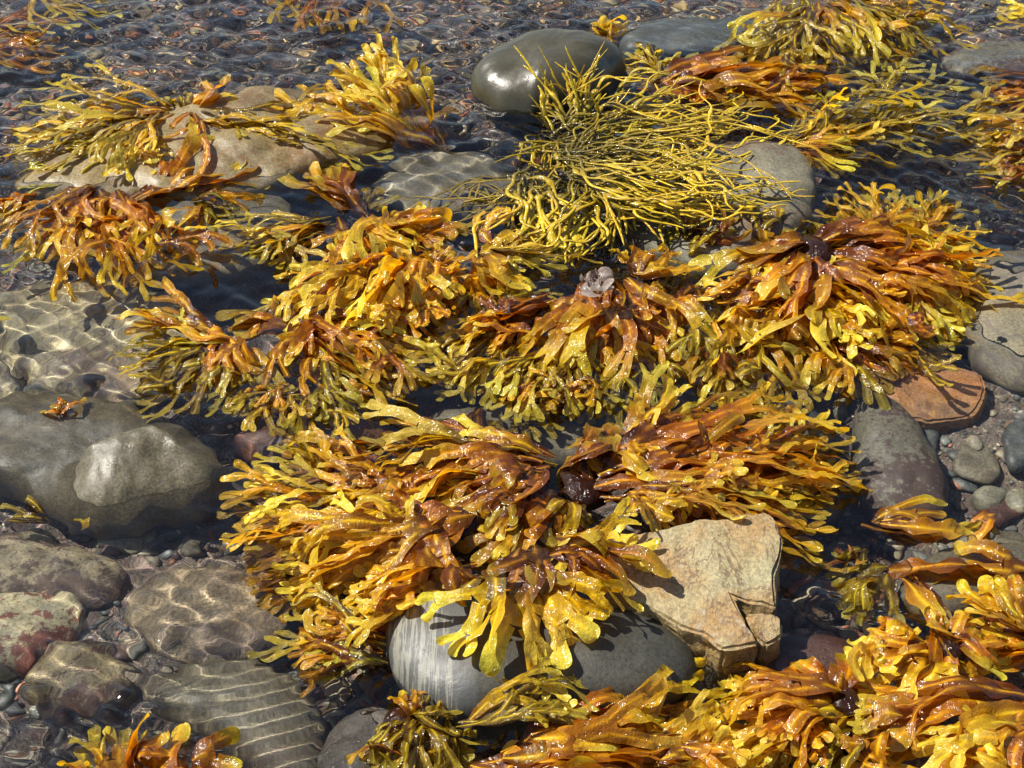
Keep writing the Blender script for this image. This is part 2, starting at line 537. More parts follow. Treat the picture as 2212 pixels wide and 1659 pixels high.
rock('boulder', 'smooth dark olive boulder rising out of the stream behind the stringy weed', 'boulder',
     [(1016, 185), (1050, 150), (1110, 128), (1210, 118), (1290, 125), (1345, 145), (1356, 165), (1320, 205), (1240, 240), (1150, 255), (1070, 245), (1030, 220)],
     -.012, .082, .10, M['dark'], a=2.5, tilt=(-.02, .05), amp=.004, scale=.16, seed=2, extra=G(1110, 190, .05, .09, -.014))
rock('boulder', 'long tan speckled slab lying under the olive weed', 'rock',
     [(30, 410), (60, 370), (170, 310), (330, 250), (480, 200), (570, 182), (690, 190), (760, 235), (850, 290), (810, 335), (700, 360), (600, 405), (480, 425), (330, 428), (180, 428), (60, 425)],
     -.02, .036, .09, M['tan'], a=3.0, amp=.007, scale=.18, seed=3)
rock('boulder', 'dark grey sunken boulder with forked orange weed over it', 'rock',
     [(268, 520), (320, 465), (420, 420), (540, 400), (630, 440), (640, 510), (600, 565), (520, 595), (400, 605), (310, 590)],
     -.05, .035, .06, M['mid'], a=3, amp=.004, scale=.15, seed=4)
rock('boulder', 'worn pale boulder under the tips of the stringy weed', 'boulder',
     [(1330, 450), (1400, 380), (1520, 335), (1640, 315), (1720, 330), (1762, 375), (1768, 430), (1745, 490), (1690, 545), (1600, 585), (1500, 590), (1400, 555), (1340, 510)],
     -.02, .042, .09, M['olivegrey'], a=2.8, tilt=(.05, .06), amp=.006, scale=.2, seed=5)
HP = at(335, 1025, -.01)
HN = Noise(np.random.default_rng(8), .10, 3, 2)
def hump(x, y):
    """a ridge steep on its far side that slopes towards the viewer"""
    n = HN(np.column_stack([x, y]))
    u, w = x-HP[0]+.006*n, y-HP[1]+.006*n
    yb = .062-.36*np.abs(u+.005)
    back = sm((yb-w)/.030)
    front = np.clip((w+.135)/.17, 0, 1)**.75
    side = sm((.125-u)/.05)*sm((u+.125)/.06)
    return (.052+.004*n)*back*front*side
rock('boulder', 'big smooth dark grey rock with a wet hump breaking the surface', 'boulder',
     [(-60, 880), (30, 852), (150, 850), (280, 880), (400, 930), (470, 985), (500, 1035), (480, 1085), (410, 1120), (350, 1120), (300, 1148), (220, 1150), (150, 1130), (90, 1090), (20, 1050), (-70, 1030)],
     -.045, .034, .06, M['slate'], a=3.4, amp=.004, scale=.14, seed=6, step=.0045, extra=hump)
CR = [at(x, y, -.075)[:2] for x, y in ((-10, 690), (8, 755), (45, 800), (52, 865))], [at(x, y, -.075)[:2] for x, y in ((208, 815), (196, 845), (178, 885))]
def cracks(x, y):
    d = np.full(x.shape, 9.0)
    for line in CR:
        for a, b in zip(line[:-1], line[1:]):
            e = b-a
            t = np.clip(((x-a[0])*e[0]+(y-a[1])*e[1])/(e@e), 0, 1)
            d = np.minimum(d, np.hypot(x-a[0]-t*e[0], y-a[1]-t*e[1]))
    return -.03*np.exp(-(d/.0055)**2)
rock('boulder', 'broad pale cracked bedrock under clear water beside the left edge', 'rock',
     [(-120, 690), (0, 620), (150, 600), (290, 615), (400, 650), (460, 700), (440, 770), (380, 850), (290, 885), (100, 860), (-60, 880), (-160, 800)],
     -.105, .035, .06, M['pale'], a=3.6, amp=.006, scale=.16, seed=7, step=.0035, extra=cracks)
rock('boulder', 'brown maroon crusted rock in the lower left shallows', 'rock',
     [(-90, 1200), (0, 1150), (80, 1133), (190, 1175), (265, 1235), (282, 1275), (240, 1320), (160, 1330), (60, 1310), (-80, 1320)],
     -.062, .028, .06, M['maroon'], a=3, amp=.006, scale=.13, seed=8)
rock('boulder', 'pale cream rock edged with dark red crust below the brown one', 'rock',
     [(-80, 1290), (20, 1258), (110, 1262), (175, 1300), (195, 1335), (180, 1380), (120, 1415), (60, 1450), (-80, 1460)],
     -.055, .028, .06, M['palered'], a=2.8, amp=.005, scale=.12, seed=9)
rock('rock', 'tan wedge shaped stone with maroon patches beside the rippled stone', 'rock',
     [(42, 1475), (70, 1420), (130, 1388), (200, 1390), (262, 1420), (300, 1465), (265, 1510), (215, 1570), (150, 1560), (80, 1520)],
     -.055, .028, .05, M['wedge'], a=2.6, amp=.005, scale=.10, seed=10)
rock('rock', 'smooth grey stone crossed by curved light ripples', 'rock',
     [(298, 1490), (360, 1452), (470, 1428), (570, 1435), (645, 1480), (700, 1535), (712, 1580), (700, 1640), (720, 1720), (600, 1720), (520, 1650), (440, 1590), (370, 1545), (320, 1520)],
     -.06, .035, .06, M['mid'], a=3, amp=.002, scale=.2, seed=12)
rock('rock', 'round brown silty stone sunk in the lower left pool', 'rock',
     [(270, 1330), (300, 1270), (360, 1232), (440, 1222), (530, 1245), (600, 1290), (625, 1350), (600, 1410), (500, 1440), (390, 1440), (310, 1400)],
     -.065, .022, .05, M['brown'], a=4, amp=.004, scale=.1, seed=13)
rock('cobble', 'grey oval stone with striped banding under the bright yellow weed', 'rock',
     [(824, 1385), (850, 1325), (900, 1300), (950, 1300), (1000, 1325), (1060, 1352), (1150, 1352), (1260, 1345), (1370, 1345), (1450, 1368), (1500, 1412), (1512, 1455), (1480, 1505), (1410, 1538), (1300, 1550), (1150, 1560), (1050, 1565), (980, 1560), (910, 1528), (855, 1462)],
     .0, .045, .09, M['banded'], a=2.7, amp=.002, scale=.2, seed=14, soft=4)
slab('slab', 'angular tan slab with brown cracks next to the banded stone', 'rock',
     [[(1285, 1240, .042), (1345, 1155, .050), (1500, 1124, .060), (1600, 1108, .064), (1660, 1101, .066), (1684, 1122, .066), (1692, 1170, .062), (1682, 1224, .058),
       (1675, 1316, .050), (1578, 1289, .050), (1617, 1362, .044), (1642, 1390, .040), (1567, 1402, .036), (1535, 1374, .038), (1470, 1348, .038), (1416, 1320, .038), (1340, 1290, .040)],
      [(1604, 1318, .042), (1676, 1326, .043), (1690, 1340, .041), (1692, 1368, .035), (1654, 1392, .030), (1634, 1374, .034)]], .16, M['slab'], .003, .0022, 15)
slab('slab', 'flat orange sandstone slab under shallow water', 'rock',
     [[(1880, 852, -.022), (1910, 815, -.020), (1980, 802, -.018), (2060, 790, -.016), (2112, 806, -.016), (2132, 835, -.018), (2128, 868, -.022), (2098, 900, -.026), (2010, 912, -.028), (1945, 906, -.027), (1905, 882, -.024)]], .035, M['orange'], .004, .003, 16)
rock('rock', 'long grey stone with a maroon crusted crown beside the orange slab', 'rock',
     [(1845, 900), (1860, 850), (1895, 840), (1940, 880), (1990, 930), (2030, 990), (2052, 1060), (2045, 1110), (1985, 1128), (1910, 1120), (1860, 1090), (1838, 1010)],
     -.05, .034, .05, M['spotgrey'], a=2.6, tilt=(.02, .05), amp=.003, scale=.12, seed=17)
rock('boulder', 'smooth sandy grey bedrock reaching the right edge', 'rock',
     [(2070, 720), (2085, 620), (2110, 560), (2160, 545), (2290, 540), (2330, 700), (2300, 840), (2180, 845), (2110, 800)],
     -.03, .034, .05, M['sandgrey'], a=3, amp=.004, scale=.2, seed=18)
rock('rock', 'blue grey stone half hidden behind the lower weed tips', 'rock',
     [(1600, 950), (1640, 890), (1700, 862), (1750, 875), (1785, 920), (1798, 980), (1780, 1020), (1700, 1030), (1620, 1010)],
     -.05, .038, .05, M['blue'], a=2.6, amp=.002, scale=.15, seed=19)
rock('boulder', 'grey wedge of rock below the orange ribbons on the right', 'rock',
     [(1930, 1290), (1960, 1230), (2030, 1195), (2140, 1180), (2290, 1175), (2290, 1280), (2180, 1310), (2060, 1335), (1970, 1335)],
     -.035, .03, .05, M['mid'], a=3, amp=.003, scale=.2, seed=20)
rock('rock', 'dark red brown stone between the tan slab and golden weed', 'rock',
     [(1575, 1470), (1620, 1420), (1690, 1385), (1760, 1372), (1840, 1385), (1880, 1430), (1850, 1500), (1740, 1530), (1640, 1530)],
     -.03, .03, .05, M['redbrown'], a=2.6, amp=.003, scale=.12, seed=21)
rock('rock', 'dark mottled stone at the bottom edge left of the olive weed', 'rock',
     [(690, 1640), (720, 1570), (790, 1530), (860, 1540), (900, 1600), (900, 1720), (700, 1720)],
     -.03, .03, .05, M['mottled'], a=2.8, amp=.005, scale=.08, seed=22)
rock('boulder', 'dark maroon sunken rock in the gap between the weed beds', 'rock',
     [(500, 960), (560, 910), (680, 890), (800, 905), (850, 950), (800, 1000), (680, 1015), (560, 1005)],
     -.065, .03, .05, M['redbrown'], a=2.8, amp=.005, scale=.12, seed=23)
rock('boulder', 'pale grey sunken boulder in the gap above the lower weed', 'rock',
     [(880, 960), (930, 905), (1050, 890), (1200, 905), (1290, 950), (1260, 1010), (1120, 1020), (960, 1010)],
     -.075, .04, .05, M['mid'], a=2.8, amp=.005, scale=.12, seed=24)
rock('slab', 'flat dark slab awash in the far stream beside the olive boulder', 'rock',
     [(1330, 90), (1400, 55), (1520, 40), (1650, 50), (1660, 85), (1600, 112), (1450, 125), (1350, 120)],
     -.035, .03, .05, M['blue'], a=3.5, amp=.004, scale=.15, seed=25)
rock('slab', 'tan slab with maroon spots by the far right edge', 'rock',
     [(2030, 130), (2080, 100), (2180, 92), (2290, 95), (2290, 165), (2150, 172), (2060, 162)],
     -.04, .026, .05, M['spotgrey'], a=3.2, amp=.003, scale=.12, seed=26)
rock('boulder', 'grey sunken rock below the stringy weed left side', 'rock',
     [(800, 400), (860, 340), (960, 320), (1060, 340), (1120, 400), (1080, 460), (960, 480), (850, 460)],
     -.07, .03, .05, M['mid'], a=2.8, amp=.005, scale=.12, seed=27)

SMALL = [  # label, place, half sizes in px, turn, material
    ('small white square stone on the sand beside the maroon topped stone', (1815, 887), (20, 22), .2, 'paleround', .012, 6),
    ('small round olive grey stone at the edge of the lower weed', (1790, 1090), (45, 42), 0, 'mid', .022, 2.6),
    ('thin blue grey skipping stone on the pebbly sand', (2083, 1046), (33, 14), .25, 'blue', .006, 2.6),
    ('pale round cobble right of the thin skipping stone', (2135, 1078), (43, 27), -.1, 'paleround', .016, 2.6),
    ('maroon pitted cobble beneath the pale round cobble', (2160, 1112), (60, 30), -.3, 'redbrown', .016, 2.6),
    ('grey square flat stone set into the right hand sand', (2110, 1000), (52, 42), .1, 'mid', .008, 6),
    ('slate blue stone cut by the right edge', (2200, 960), (36, 62), .1, 'blue', .014, 5),
    ('narrow slate blue stone below the orange slab', (2010, 945), (20, 36), -.2, 'blue', .010, 2.6),
    ('grey cobble cut by the right edge above the ribbons', (2190, 1190), (50, 34), .1, 'mid', .014, 3),
    ('grey pebble right of the pale round cobble', (2196, 1086), (30, 24), .3, 'paleround', .012, 2.6),
    ('little purple grey stone below the wet hump', (382, 1126), (36, 18), .1, 'purple', .012, 2.6),
    ('pale grey triangular stone tucked under the smooth dark rock', (265, 1170), (58, 26), .12, 'paleround', .012, 3.5),
    ('little round grey pebble on the silt below the purple stone', (413, 1188), (20, 15), 0, 'mid', .008, 2.6),
    ('pale pebble in the far stream right of the dark slab', (1508, 132), (30, 18), .2, 'paleround', .014, 3),
    ('black rounded stone near the right edge beyond the orange weed', (2163, 508), (34, 24), 0, 'purple', .018, 2.6),
    ('grey green pebble under the orange weed stalks', (475, 790), (34, 22), .2, 'blue', .016, 3),
    ('grey blue cobble left of the tan wedge stone', (10, 1500), (26, 24), 0, 'blue', .014, 2.6),
    ('dark pebble wedged between the lower left rocks', (130, 1620), (32, 22), .4, 'mottled', .014, 2.6),
    ('grey pebble above the orange weed in the bottom left', (210, 1570), (28, 22), .1, 'blue', .012, 2.6),
    ('pink speckled stone between the tan slab and the dark boulder', (985, 300), (34, 24), .2, 'purple', .016, 2.6),
    ('pale broken stone in the gap left of the brown loop', (1050, 945), (36, 26), .2, 'paleround', .014, 3.5),
    ('pale stone showing inside the brown loop of weed', (1240, 985), (34, 36), .2, 'paleround', .016, 3.5),
    ('grey cobble under the olive tufts right of the slab', (1830, 1200), (60, 36), .1, 'mottled', .016, 2.6),
    ('brown sunken stone left of the lower yellow weed', (590, 1245), (70, 34), .1, 'redbrown', .018, 2.6),
    ('small ochre stone on the sand near the red alga', (1965, 1232), (36, 20), .1, 'orange', .010, 3),
]
for i, (lab, (cx, cy), (sx, sy), turn, mt, top, a) in enumerate(SMALL):
    rs = np.random.default_rng(100+i)
    pts = []
    for k in range(12):
        t = 2*pi*k/12
        q = 1+rs.normal()*.09
        ux, uy = sx*cos(t)*q, sy*sin(t)*q
        pts.append((cx+ux*cos(turn)-uy*sin(turn), cy+ux*sin(turn)+uy*cos(turn)))
    p = at(cx, cy, -.08)
    zb = float(bed_z(np.array([[p[0], p[1]]]))[0])
    p = at(cx, cy, zb+.004)
    zb = float(bed_z(np.array([[p[0], p[1]]]))[0])
    rock('pebble' if sx < 36 else 'cobble', lab, 'stone', pts, zb+.004, top, top, M[mt], a=a, amp=.0015, scale=.05, seed=200+i, step=.004)

# pebbles of the stream bed
import bmesh
bm = bmesh.new(); bmesh.ops.create_icosphere(bm, subdivisions=2, radius=1)
IV = np.array([v.co[:] for v in bm.verts]); IF = np.array([[v.index for v in f.verts] for f in bm.faces]); bm.free()
PM = pebble_mat('stream_pebble')
PC = np.array([(.055, .06, .065), (.09, .09, .085), (.14, .14, .12), (.07, .045, .04), (.20, .18, .13), (.11, .075, .055), (.045, .045, .05), (.26, .24, .18), (.18, .08, .045), (.12, .13, .12)])
def pebble_shape(r, p, s):
    sc = np.array([s*r.uniform(.8, 1.35), s*r.uniform(.7, 1.1), s*r.uniform(.4, .75)])
    t = r.uniform(0, 2*pi)
    N = Noise(r, 2.2, 2, 3, 4)
    V = IV*(1+.14*N(IV))[:, None]*sc
    V = np.column_stack([V[:, 0]*cos(t)-V[:, 1]*sin(t), V[:, 0]*sin(t)+V[:, 1]*cos(t), V[:, 2]])
    return V+p, np.tile(PC[r.integers(len(PC))]*r.uniform(.7, 1.3), (len(V), 1))
rp = np.random.default_rng(21)
cand = []
def pebble_density(px, py):
    d = 0.05
    if py < 330: d = 1.0
    if px > 1780 and py < 560: d = 1.0
    if px < 230 and 560 < py < 640: d = .6
    if px > 1830 and 880 < py < 1200: d = .22
    if px < 760 and py > 1150: d = .10
    if 560 < px < 840 and py > 1420: d = 1.0
    if 1720 < px < 1960 and 1220 < py < 1420: d = .6
    return d
while len(cand) < 9500:
    px, py = rp.uniform(-60, 2270), rp.uniform(-40, 1700)
    if rp.uniform() > pebble_density(px, py): continue
    p = at(px, py, -.09)
    z = float(bed_z(p[None, :2])[0])
    s = .003+.0085*rp.uniform()**3
    cand.append((s*(1.2-.0003*py), s, np.array([p[0], p[1], z+s*.25]), px, py))
cand.sort(key=lambda c: -c[1])
nind = 0
Vs, Cs = [], []
for k, (w, s, p, px, py) in enumerate(cand):
    V, C = pebble_shape(rp, p, s)
    if py < 330: C = C*1.3*np.array([1.35, 1, .5])
    else: C = C*1.4*np.array([1.05, 1, .88])
    if nind < 150 and 10 < px < 2200 and 10 < py < 1650:
        T = IF
        o = mesh_tri('pebble', V, np.zeros((0, 4), int), T, PM, p, C)
        if py < 330: lab, grp = 'rounded pebble among many alike on the far stream bed', 'larger pebbles of the far stream bed'
        elif px > 1500: lab, grp = 'rounded pebble lying on the right hand side of the pool floor', 'larger pebbles on the right of the pool floor'
        else: lab, grp = 'rounded pebble lying on the near left part of the pool floor', 'larger pebbles on the left of the pool floor'
        tag(o, lab, 'pebble', grp)
        nind += 1
    else:
        Vs.append(V); Cs.append(C)
nV = len(IV)
FF = (IF[None]+(np.arange(len(Vs))*nV)[:, None, None]).reshape(-1, 3)
for k in range(3000):
    px, py = rp.uniform(-20, 2230), rp.uniform(560, 1680)
    if 650 < px < 1650 and rp.uniform() < .6: continue
    p = at(px, py, -.08)
    z = float(bed_z(p[None, :2])[0])
    s_ = .0013+.0028*rp.uniform()**2
    V, C = pebble_shape(rp, np.array([p[0], p[1], z+s_*.2]), s_)
    Vs.append(V); Cs.append(C*1.5*np.array([1.1, 1, .85]))
FF = (IF[None]+(np.arange(len(Vs))*nV)[:, None, None]).reshape(-1, 3)
g = mesh_obj('gravel', np.concatenate(Vs), FF, PM, col=np.concatenate(Cs))
tag(g, 'small mixed gravel covering the bed of the stream', 'gravel', kind='stuff')

# ------------------------------------------------------------------ wrack
PAL = {
    'golden': dict(b=(.12, .034, .003), m=(.44, .21, .006), t=(.60, .475, .045), r=(.72, .40, .010)),
    'orange': dict(b=(.085, .020, .002), m=(.36, .125, .003), t=(.56, .41, .022), r=(.66, .29, .005)),
    'yellow': dict(b=(.24, .09, .004), m=(.56, .37, .010), t=(.68, .57, .055), r=(.76, .49, .012)),
    'olive':  dict(b=(.06, .032, .004), m=(.17, .125, .008), t=(.42, .35, .045), r=(.56, .40, .014)),
    'brown':  dict(b=(.05, .014, .004), m=(.16, .046, .004), t=(.38, .25, .015), r=(.42, .16, .006)),
    'white':  dict(b=(.27, .24, .21), m=(.33, .30, .28), t=(.37, .35, .33), r=(.34, .30, .27)),
    'pale':   dict(b=(.16, .095, .008), m=(.32, .23, .016), t=(.50, .41, .045), r=(.60, .44, .025)),
}
WM = {k: seaweed_mat('wet_wrack_'+k, blotch_amt=v) for k, v in (('golden', .6), ('orange', .65), ('yellow', .35), ('olive', .35), ('brown', .6), ('pale', .25), ('white', .1))}
TC = np.array([-1, -.78, -.5, -.24, -.1, 0, .1, .24, .5, .78, 1.0])
NC = len(TC)

def frond_flat(r, L, W, forks, first, spread, ruf, sep):
    """a forked blade laid flat: list of strips of (x along, y across, u 0 at rib 1 at edge, v arc length, n out of plane)"""
    S = []
    W = min(W*1.12, .027); spread = spread*1.02; sep = sep*.7; first = first*.9
    sh = [1, .8, .5, .4, .35][:forks]
    if forks == 1: sh = [.7]
    fr = [first]+[(1-first)*x/sum(sh) for x in sh] if forks else [1.0]
    kr = 2*pi/(W*r.uniform(1.6, 2.8))
    def grow(x, y, a0, a1, hw0, hw, ln, depth, v0, n0):
        term = depth >= forks or (depth > 0 and r.uniform() < .10)
        rows = int(np.clip(ln/.006, 8, 18))
        q = np.linspace(0, 1, rows+1)
        if term: q = 1-(1-q)**2.0
        ang = a0+(a1-a0)*sm(q)+.10*np.sin(q*pi)*r.normal()
        dq = np.diff(q, prepend=0)*ln
        cx = x+np.cumsum(np.cos(ang)*dq); cy = y+np.cumsum(np.sin(ang)*dq)
        w = hw0+(hw-hw0)*sm(q/.42)
        w = w*(1+.09*np.sin(q*ln*kr*.6+r.uniform(0, 6))+.05*np.sin(q*ln*kr*1.9+r.uniform(0, 6)))
        if depth == 0: w = w*(.28+.72*sm(q/.5))
        if term:
            qc = max(.35, 1-1.15*hw/ln)
            w = w*(1+.12*q)*np.sqrt(np.maximum(.0025, 1-np.clip((q-qc)/(1-qc), 0, 1)**2.6))
            b = np.zeros_like(q)
        else:
            b = sm((q-.55)/.45)
            w = w*(1+.22*b)
        nx, ny = -np.sin(ang), np.cos(ang)
        Xs = cx[:, None]+nx[:, None]*TC*w[:, None]; Ys = cy[:, None]+ny[:, None]*TC*w[:, None]
        ut = np.abs(TC)[None]; us = np.abs(np.abs(TC)-.5)[None]*2
        U = ut*(1-b[:, None])+us*b[:, None]
        vv = v0+q*ln
        dn = r.normal()*sep*(1 if depth else .3)
        base_n = n0+dn*sm(q)
        env = sm(q/.4)*(1-b)
        rufl = ruf*W*(np.abs(TC)**1.6)[None]*(np.sin(kr*vv+r.uniform(0, 6))[:, None]*(TC > 0)+np.sin(kr*1.13*vv+r.uniform(0, 6))[:, None]*(TC <= 0))*env[:, None]
        cup = r.normal()*.12*w[:, None]*(TC**2)[None]*env[:, None]
        rib = .09*w[:, None]*np.exp(-(U/.17)**2)*(1-.8*np.clip(vv/L, 0, 1))[:, None]
        if not term and depth > 0 and r.uniform() < .22:
            rib = rib+.5*w.mean()*np.exp(-((q-.45)*ln/(.6*w.mean()))**2)[:, None]*np.exp(-((np.abs(TC)-.5)/.3)**2)[None]
        S.append((Xs, Ys, U, np.repeat(vv[:, None], NC, 1), base_n[:, None]+rufl+cup+rib, term))
        if not term:
            d = fr[min(depth+1, len(fr)-1)]*L
            hwE = w[-1]
            for sg in (-1, 1):
                s_ = spread*r.uniform(.7, 1.3)
                grow(cx[-1]+nx[-1]*sg*hwE*.5, cy[-1]+ny[-1]*sg*hwE*.5, ang[-1]+sg*s_, ang[-1]*.75+sg*s_*r.uniform(.35, .9)+r.normal()*.08,
                     hwE*.5, max(.0040, hw*r.uniform(.56, .80)), d*r.uniform(.7, 1.35), depth+1, vv[-1], base_n[-1])
    grow(0, 0, r.normal()*.04, r.normal()*.06, W/2, W/2, fr[0]*L, 0, 0, 0)
    return S

def frond(root, r, B, C, T, W, pal, forks=3, first=.42, spread=.42, ruf=.16, sep=.006, roll=0., wav=.0045, name='frond', mat=None, tipness=0.0):
    B, C, T = map(np.asarray, (B, C, T))
    tt = np.linspace(0, 1, 40)[:, None]
    sp = (1-tt)**2*B+2*tt*(1-tt)*C+tt**2*T
    seg = np.linalg.norm(np.diff(sp, axis=0), axis=1)
    cum = np.concatenate([[0], np.cumsum(seg)]); L = cum[-1]
    S = frond_flat(r, L, W, forks, first, spread, ruf, sep)
    X = np.concatenate([s[0].ravel() for s in S]); Y = np.concatenate([s[1].ravel() for s in S])
    U = np.concatenate([s[2].ravel() for s in S]); A = np.concatenate([s[3].ravel() for s in S]); N = np.concatenate([s[4].ravel() for s in S])
    k1, k2 = 2*pi/r.uniform(.07, .14), 2*pi/r.uniform(.05, .10)
    N = N+wav*(np.sin(k1*X+r.uniform(0, 6)+20*Y)*.7+np.sin(k2*(X*.6+Y)+r.uniform(0, 6))*.5)*sm(X/.05)
    tang = np.gradient(sp, cum, axis=0)
    tang /= np.linalg.norm(tang, axis=1)[:, None]
    xi = np.clip(X, 0, L)
    P = np.stack([np.interp(xi, cum, sp[:, i]) for i in range(3)], -1)
    Tn = np.stack([np.interp(xi, cum, tang[:, i]) for i in range(3)], -1)
    over = np.maximum(0, X-L)[:, None]
    Tf = Tn.copy(); Tf[:, 2] *= .3
    P = P+Tf*over
    lat = np.stack([-Tn[:, 1], Tn[:, 0], np.zeros(len(X))], -1)
    lat /= np.linalg.norm(lat, axis=1)[:, None]+1e-9
    nr = np.cross(Tn, lat); nr *= np.sign(nr[:, 2:3]+1e-9)
    rl = roll*np.sin(X/L*pi*.8+.3)
    lat2 = lat*np.cos(rl)[:, None]+nr*np.sin(rl)[:, None]
    nr2 = nr*np.cos(rl)[:, None]-lat*np.sin(rl)[:, None]
    P = P+lat2*Y[:, None]+nr2*N[:, None]
    # colours of the blade itself: stalk -> blade -> growing tip, paler rib
    p = PAL[pal]
    amax = A.max()
    v = np.clip(A/amax+r.normal()*.13+tipness, 0, 1)[:, None]
    jit = 1+(r.normal()*.09+r.normal(size=3)*np.array([.04, .05, .12]))*(pal != 'white')
    b, m, t, rb = (np.array(p[k])*np.clip(jit, .6, 1.4)*np.clip(1+r.normal()*.10, .7, 1.3) for k in 'bmtr')
    c = b+(m-b)*sm((v-.04)/.46)
    c = c+(t-c)*sm((v-.55)/.36)
    ribf = np.exp(-(U/.2)**2)[:, None]*(1-.7*sm((v-.75)/.25))*.95
    c = c*(1-np.array([.24, .34, .4])*sm((U-.08)/.2)[:, None]*(1-.75*sm((v-.65)/.35)))
    c = c*(1+.25*sm((U-.9)/.1)[:, None])
    c = c+(rb-c)*ribf
    F = []; off = 0
    for s in S:
        n_r = s[0].shape[0]
        i = np.arange(n_r*NC).reshape(n_r, NC)+off
        F.append(np.stack([i[:-1, :-1], i[:-1, 1:], i[1:, 1:], i[1:, :-1]], -1).reshape(-1, 4))
        off += n_r*NC
    return mesh_obj(name, P, np.concatenate(F), mat or WM[pal], parent=root, col=np.clip(c, 0, .9), origin=root.location)

def poly_at(tips, t):
    tips = np.asarray(tips, float)
    if len(tips) == 1: return tips[0]
    d = np.concatenate([[0], np.cumsum(np.linalg.norm(np.diff(tips, axis=0), axis=1))])
    return np.array([np.interp(t*d[-1], d, tips[:, i]) for i in range(2)])

def fan(root, r, base, tips, n, W=.016, pal='golden', zb=-.02, zm=.01, zt=0., bend=0., len_j=(.5, 1.10), base_j=14, layer=.012, bj=.17, zc=.5, **kw):
    """n blades from base towards points spread along the line of tips"""
    zb, zm, zt = (z*zc if z > 0 else z for z in (zb, zm, zt))
    if zc < .6 and -.012 < zt < .03: zt -= .011; zm -= .003
    n = max(1, int(round(n*(.63 if n > 6 else 1))))
    if n > 6 and np.mean(np.asarray(base, float).reshape(-1, 2)[:, 1]) > 1380: n = max(6, int(n*.8))
    order = r.permutation(n)
    base = np.asarray(base, float)
    if base.ndim == 1: base = base[None]
    for i in range(n):
        f = np.clip((i+.5+r.uniform(-.45, .45))/n, 0, 1)
        tp = poly_at(tips, f)
        bp = poly_at(base, f)+r.normal(size=2)*base_j*np.array([1, .7])
        lay = (order[i]/max(1, n-1)-.5)*layer
        tp = bp+(tp-bp)*(len_j[0]+(len_j[1]-len_j[0])*r.uniform()**.6)
        B = at(*bp, zb); T = at(*tp, zt+lay*.6)
        zc = zm+lay+abs(r.normal())*.004
        mid = (bp+tp)/2
        Cp = at(*mid, zc)
        d = (T-B)[:2]
        side = np.array([-d[1], d[0]])*(bend+r.normal()*bj)
        C = Cp.copy(); C[:2] += side; C[2] = 2*zc-.5*(B[2]+T[2])
        k = dict(kw)
        p = pal if isinstance(pal, str) else pal[r.integers(len(pal))]
        frond(root, r, B, C, T, W*r.uniform(.8, 1.2), p, roll=r.normal()*.38, **k)
        if n >= 6 and r.uniform() < .3:     # a stray blade lying across the others
            q = bp+(tp-bp)*r.uniform(.25, .75)+r.normal(size=2)*14
            a = math.atan2(tp[1]-bp[1], tp[0]-bp[0])+r.normal()*.9
            ln = r.uniform(70, 170)*(.55+.45*q[1]/DH)
            e = q+np.array([cos(a), sin(a)*.7])*ln
            zq = max(zm, zt)+layer*.5+.003
            B2, T2 = at(*q, zq*.8), at(*e, max(zt, zq*.6)+r.uniform(-.002, .008))
            C2 = (B2+T2)/2+np.array([r.normal()*.012, r.normal()*.012, r.uniform(.0, .014)])
            k2 = dict(k); k2['forks'] = max(1, min(2, k.get('forks', 2)))
            frond(root, r, B2, C2, T2, W*r.uniform(.7, 1.0), p, roll=r.normal()*.5, **k2)

def holdfast(root, pos, s, pal='brown'):
    rr = np.random.default_rng(int(abs(pos[0]*1e4))+3)
    N = Noise(rr, .03, 2, 3)
    V = IV*np.array([s, s, s*.5])
    V = V*(1+.25*N(V))[:, None]
    o = mesh_obj('holdfast', V, IF, WM['brown'], parent=root, col=np.tile(np.array(PAL['brown']['b'])*.6, (len(V), 1)))
    return o

NPL = [0]
GW = 'wrack plants in the tide pool'
def plant(name, label, base, z, fans, hold=None, cat='seaweed', group=GW):
    NPL[0] += 1
    r = np.random.default_rng(1000+NPL[0]*17)
    root = empty(name, at(*base, z))
    tag(root, label, cat, group)
    if hold: holdfast(root, (base[0]*.001, 0), hold)
    for f in fans:
        f = dict(f)
        fan(root, r, f.pop('base', base), f.pop('tips'), f.pop('n'), **f)
    return root

D = dict
# --- upper left, on the tan slab
plant('wrack', 'olive yellow wrack sprawled both ways over the tan speckled slab', (392, 250), .0, [
    D(tips=[(5, 270), (0, 330), (20, 410)], n=11, W=.015, pal=['olive', 'yellow'], zb=.0, zm=.032, zt=.012, bend=.10, forks=3),
    D(tips=[(40, 170), (20, 230), (60, 260)], n=7, W=.015, pal=['olive', 'yellow'], zb=.0, zm=.03, zt=.0, bend=.12),
    D(base=(350, 240), tips=[(170, 370), (250, 390), (310, 410), (350, 395)], n=10, W=.012, pal=['olive', 'yellow'], zb=.03, zm=.045, zt=.022, bend=-.1, forks=4),
    D(tips=[(720, 230), (800, 290), (810, 330), (740, 345)], n=14, W=.013, pal=['olive', 'yellow', 'olive'], zb=.02, zm=.034, zt=.0, bend=-.05, forks=3, first=.5),
    D(base=(400, 240), tips=[(470, 165), (540, 200)], n=3, W=.02, pal='golden', zb=.0, zm=.05, zt=.04, forks=1, first=.7),
    D(tips=[(330, 215), (400, 205), (440, 215)], n=5, W=.012, pal='olive', zb=.0, zm=.03, zt=.03, forks=2),
    D(base=(400, 260), tips=[(350, 330), (385, 385)], n=3, W=.012, pal='orange', zb=.02, zm=.04, zt=.03, forks=1, bend=.2),
], hold=.02)
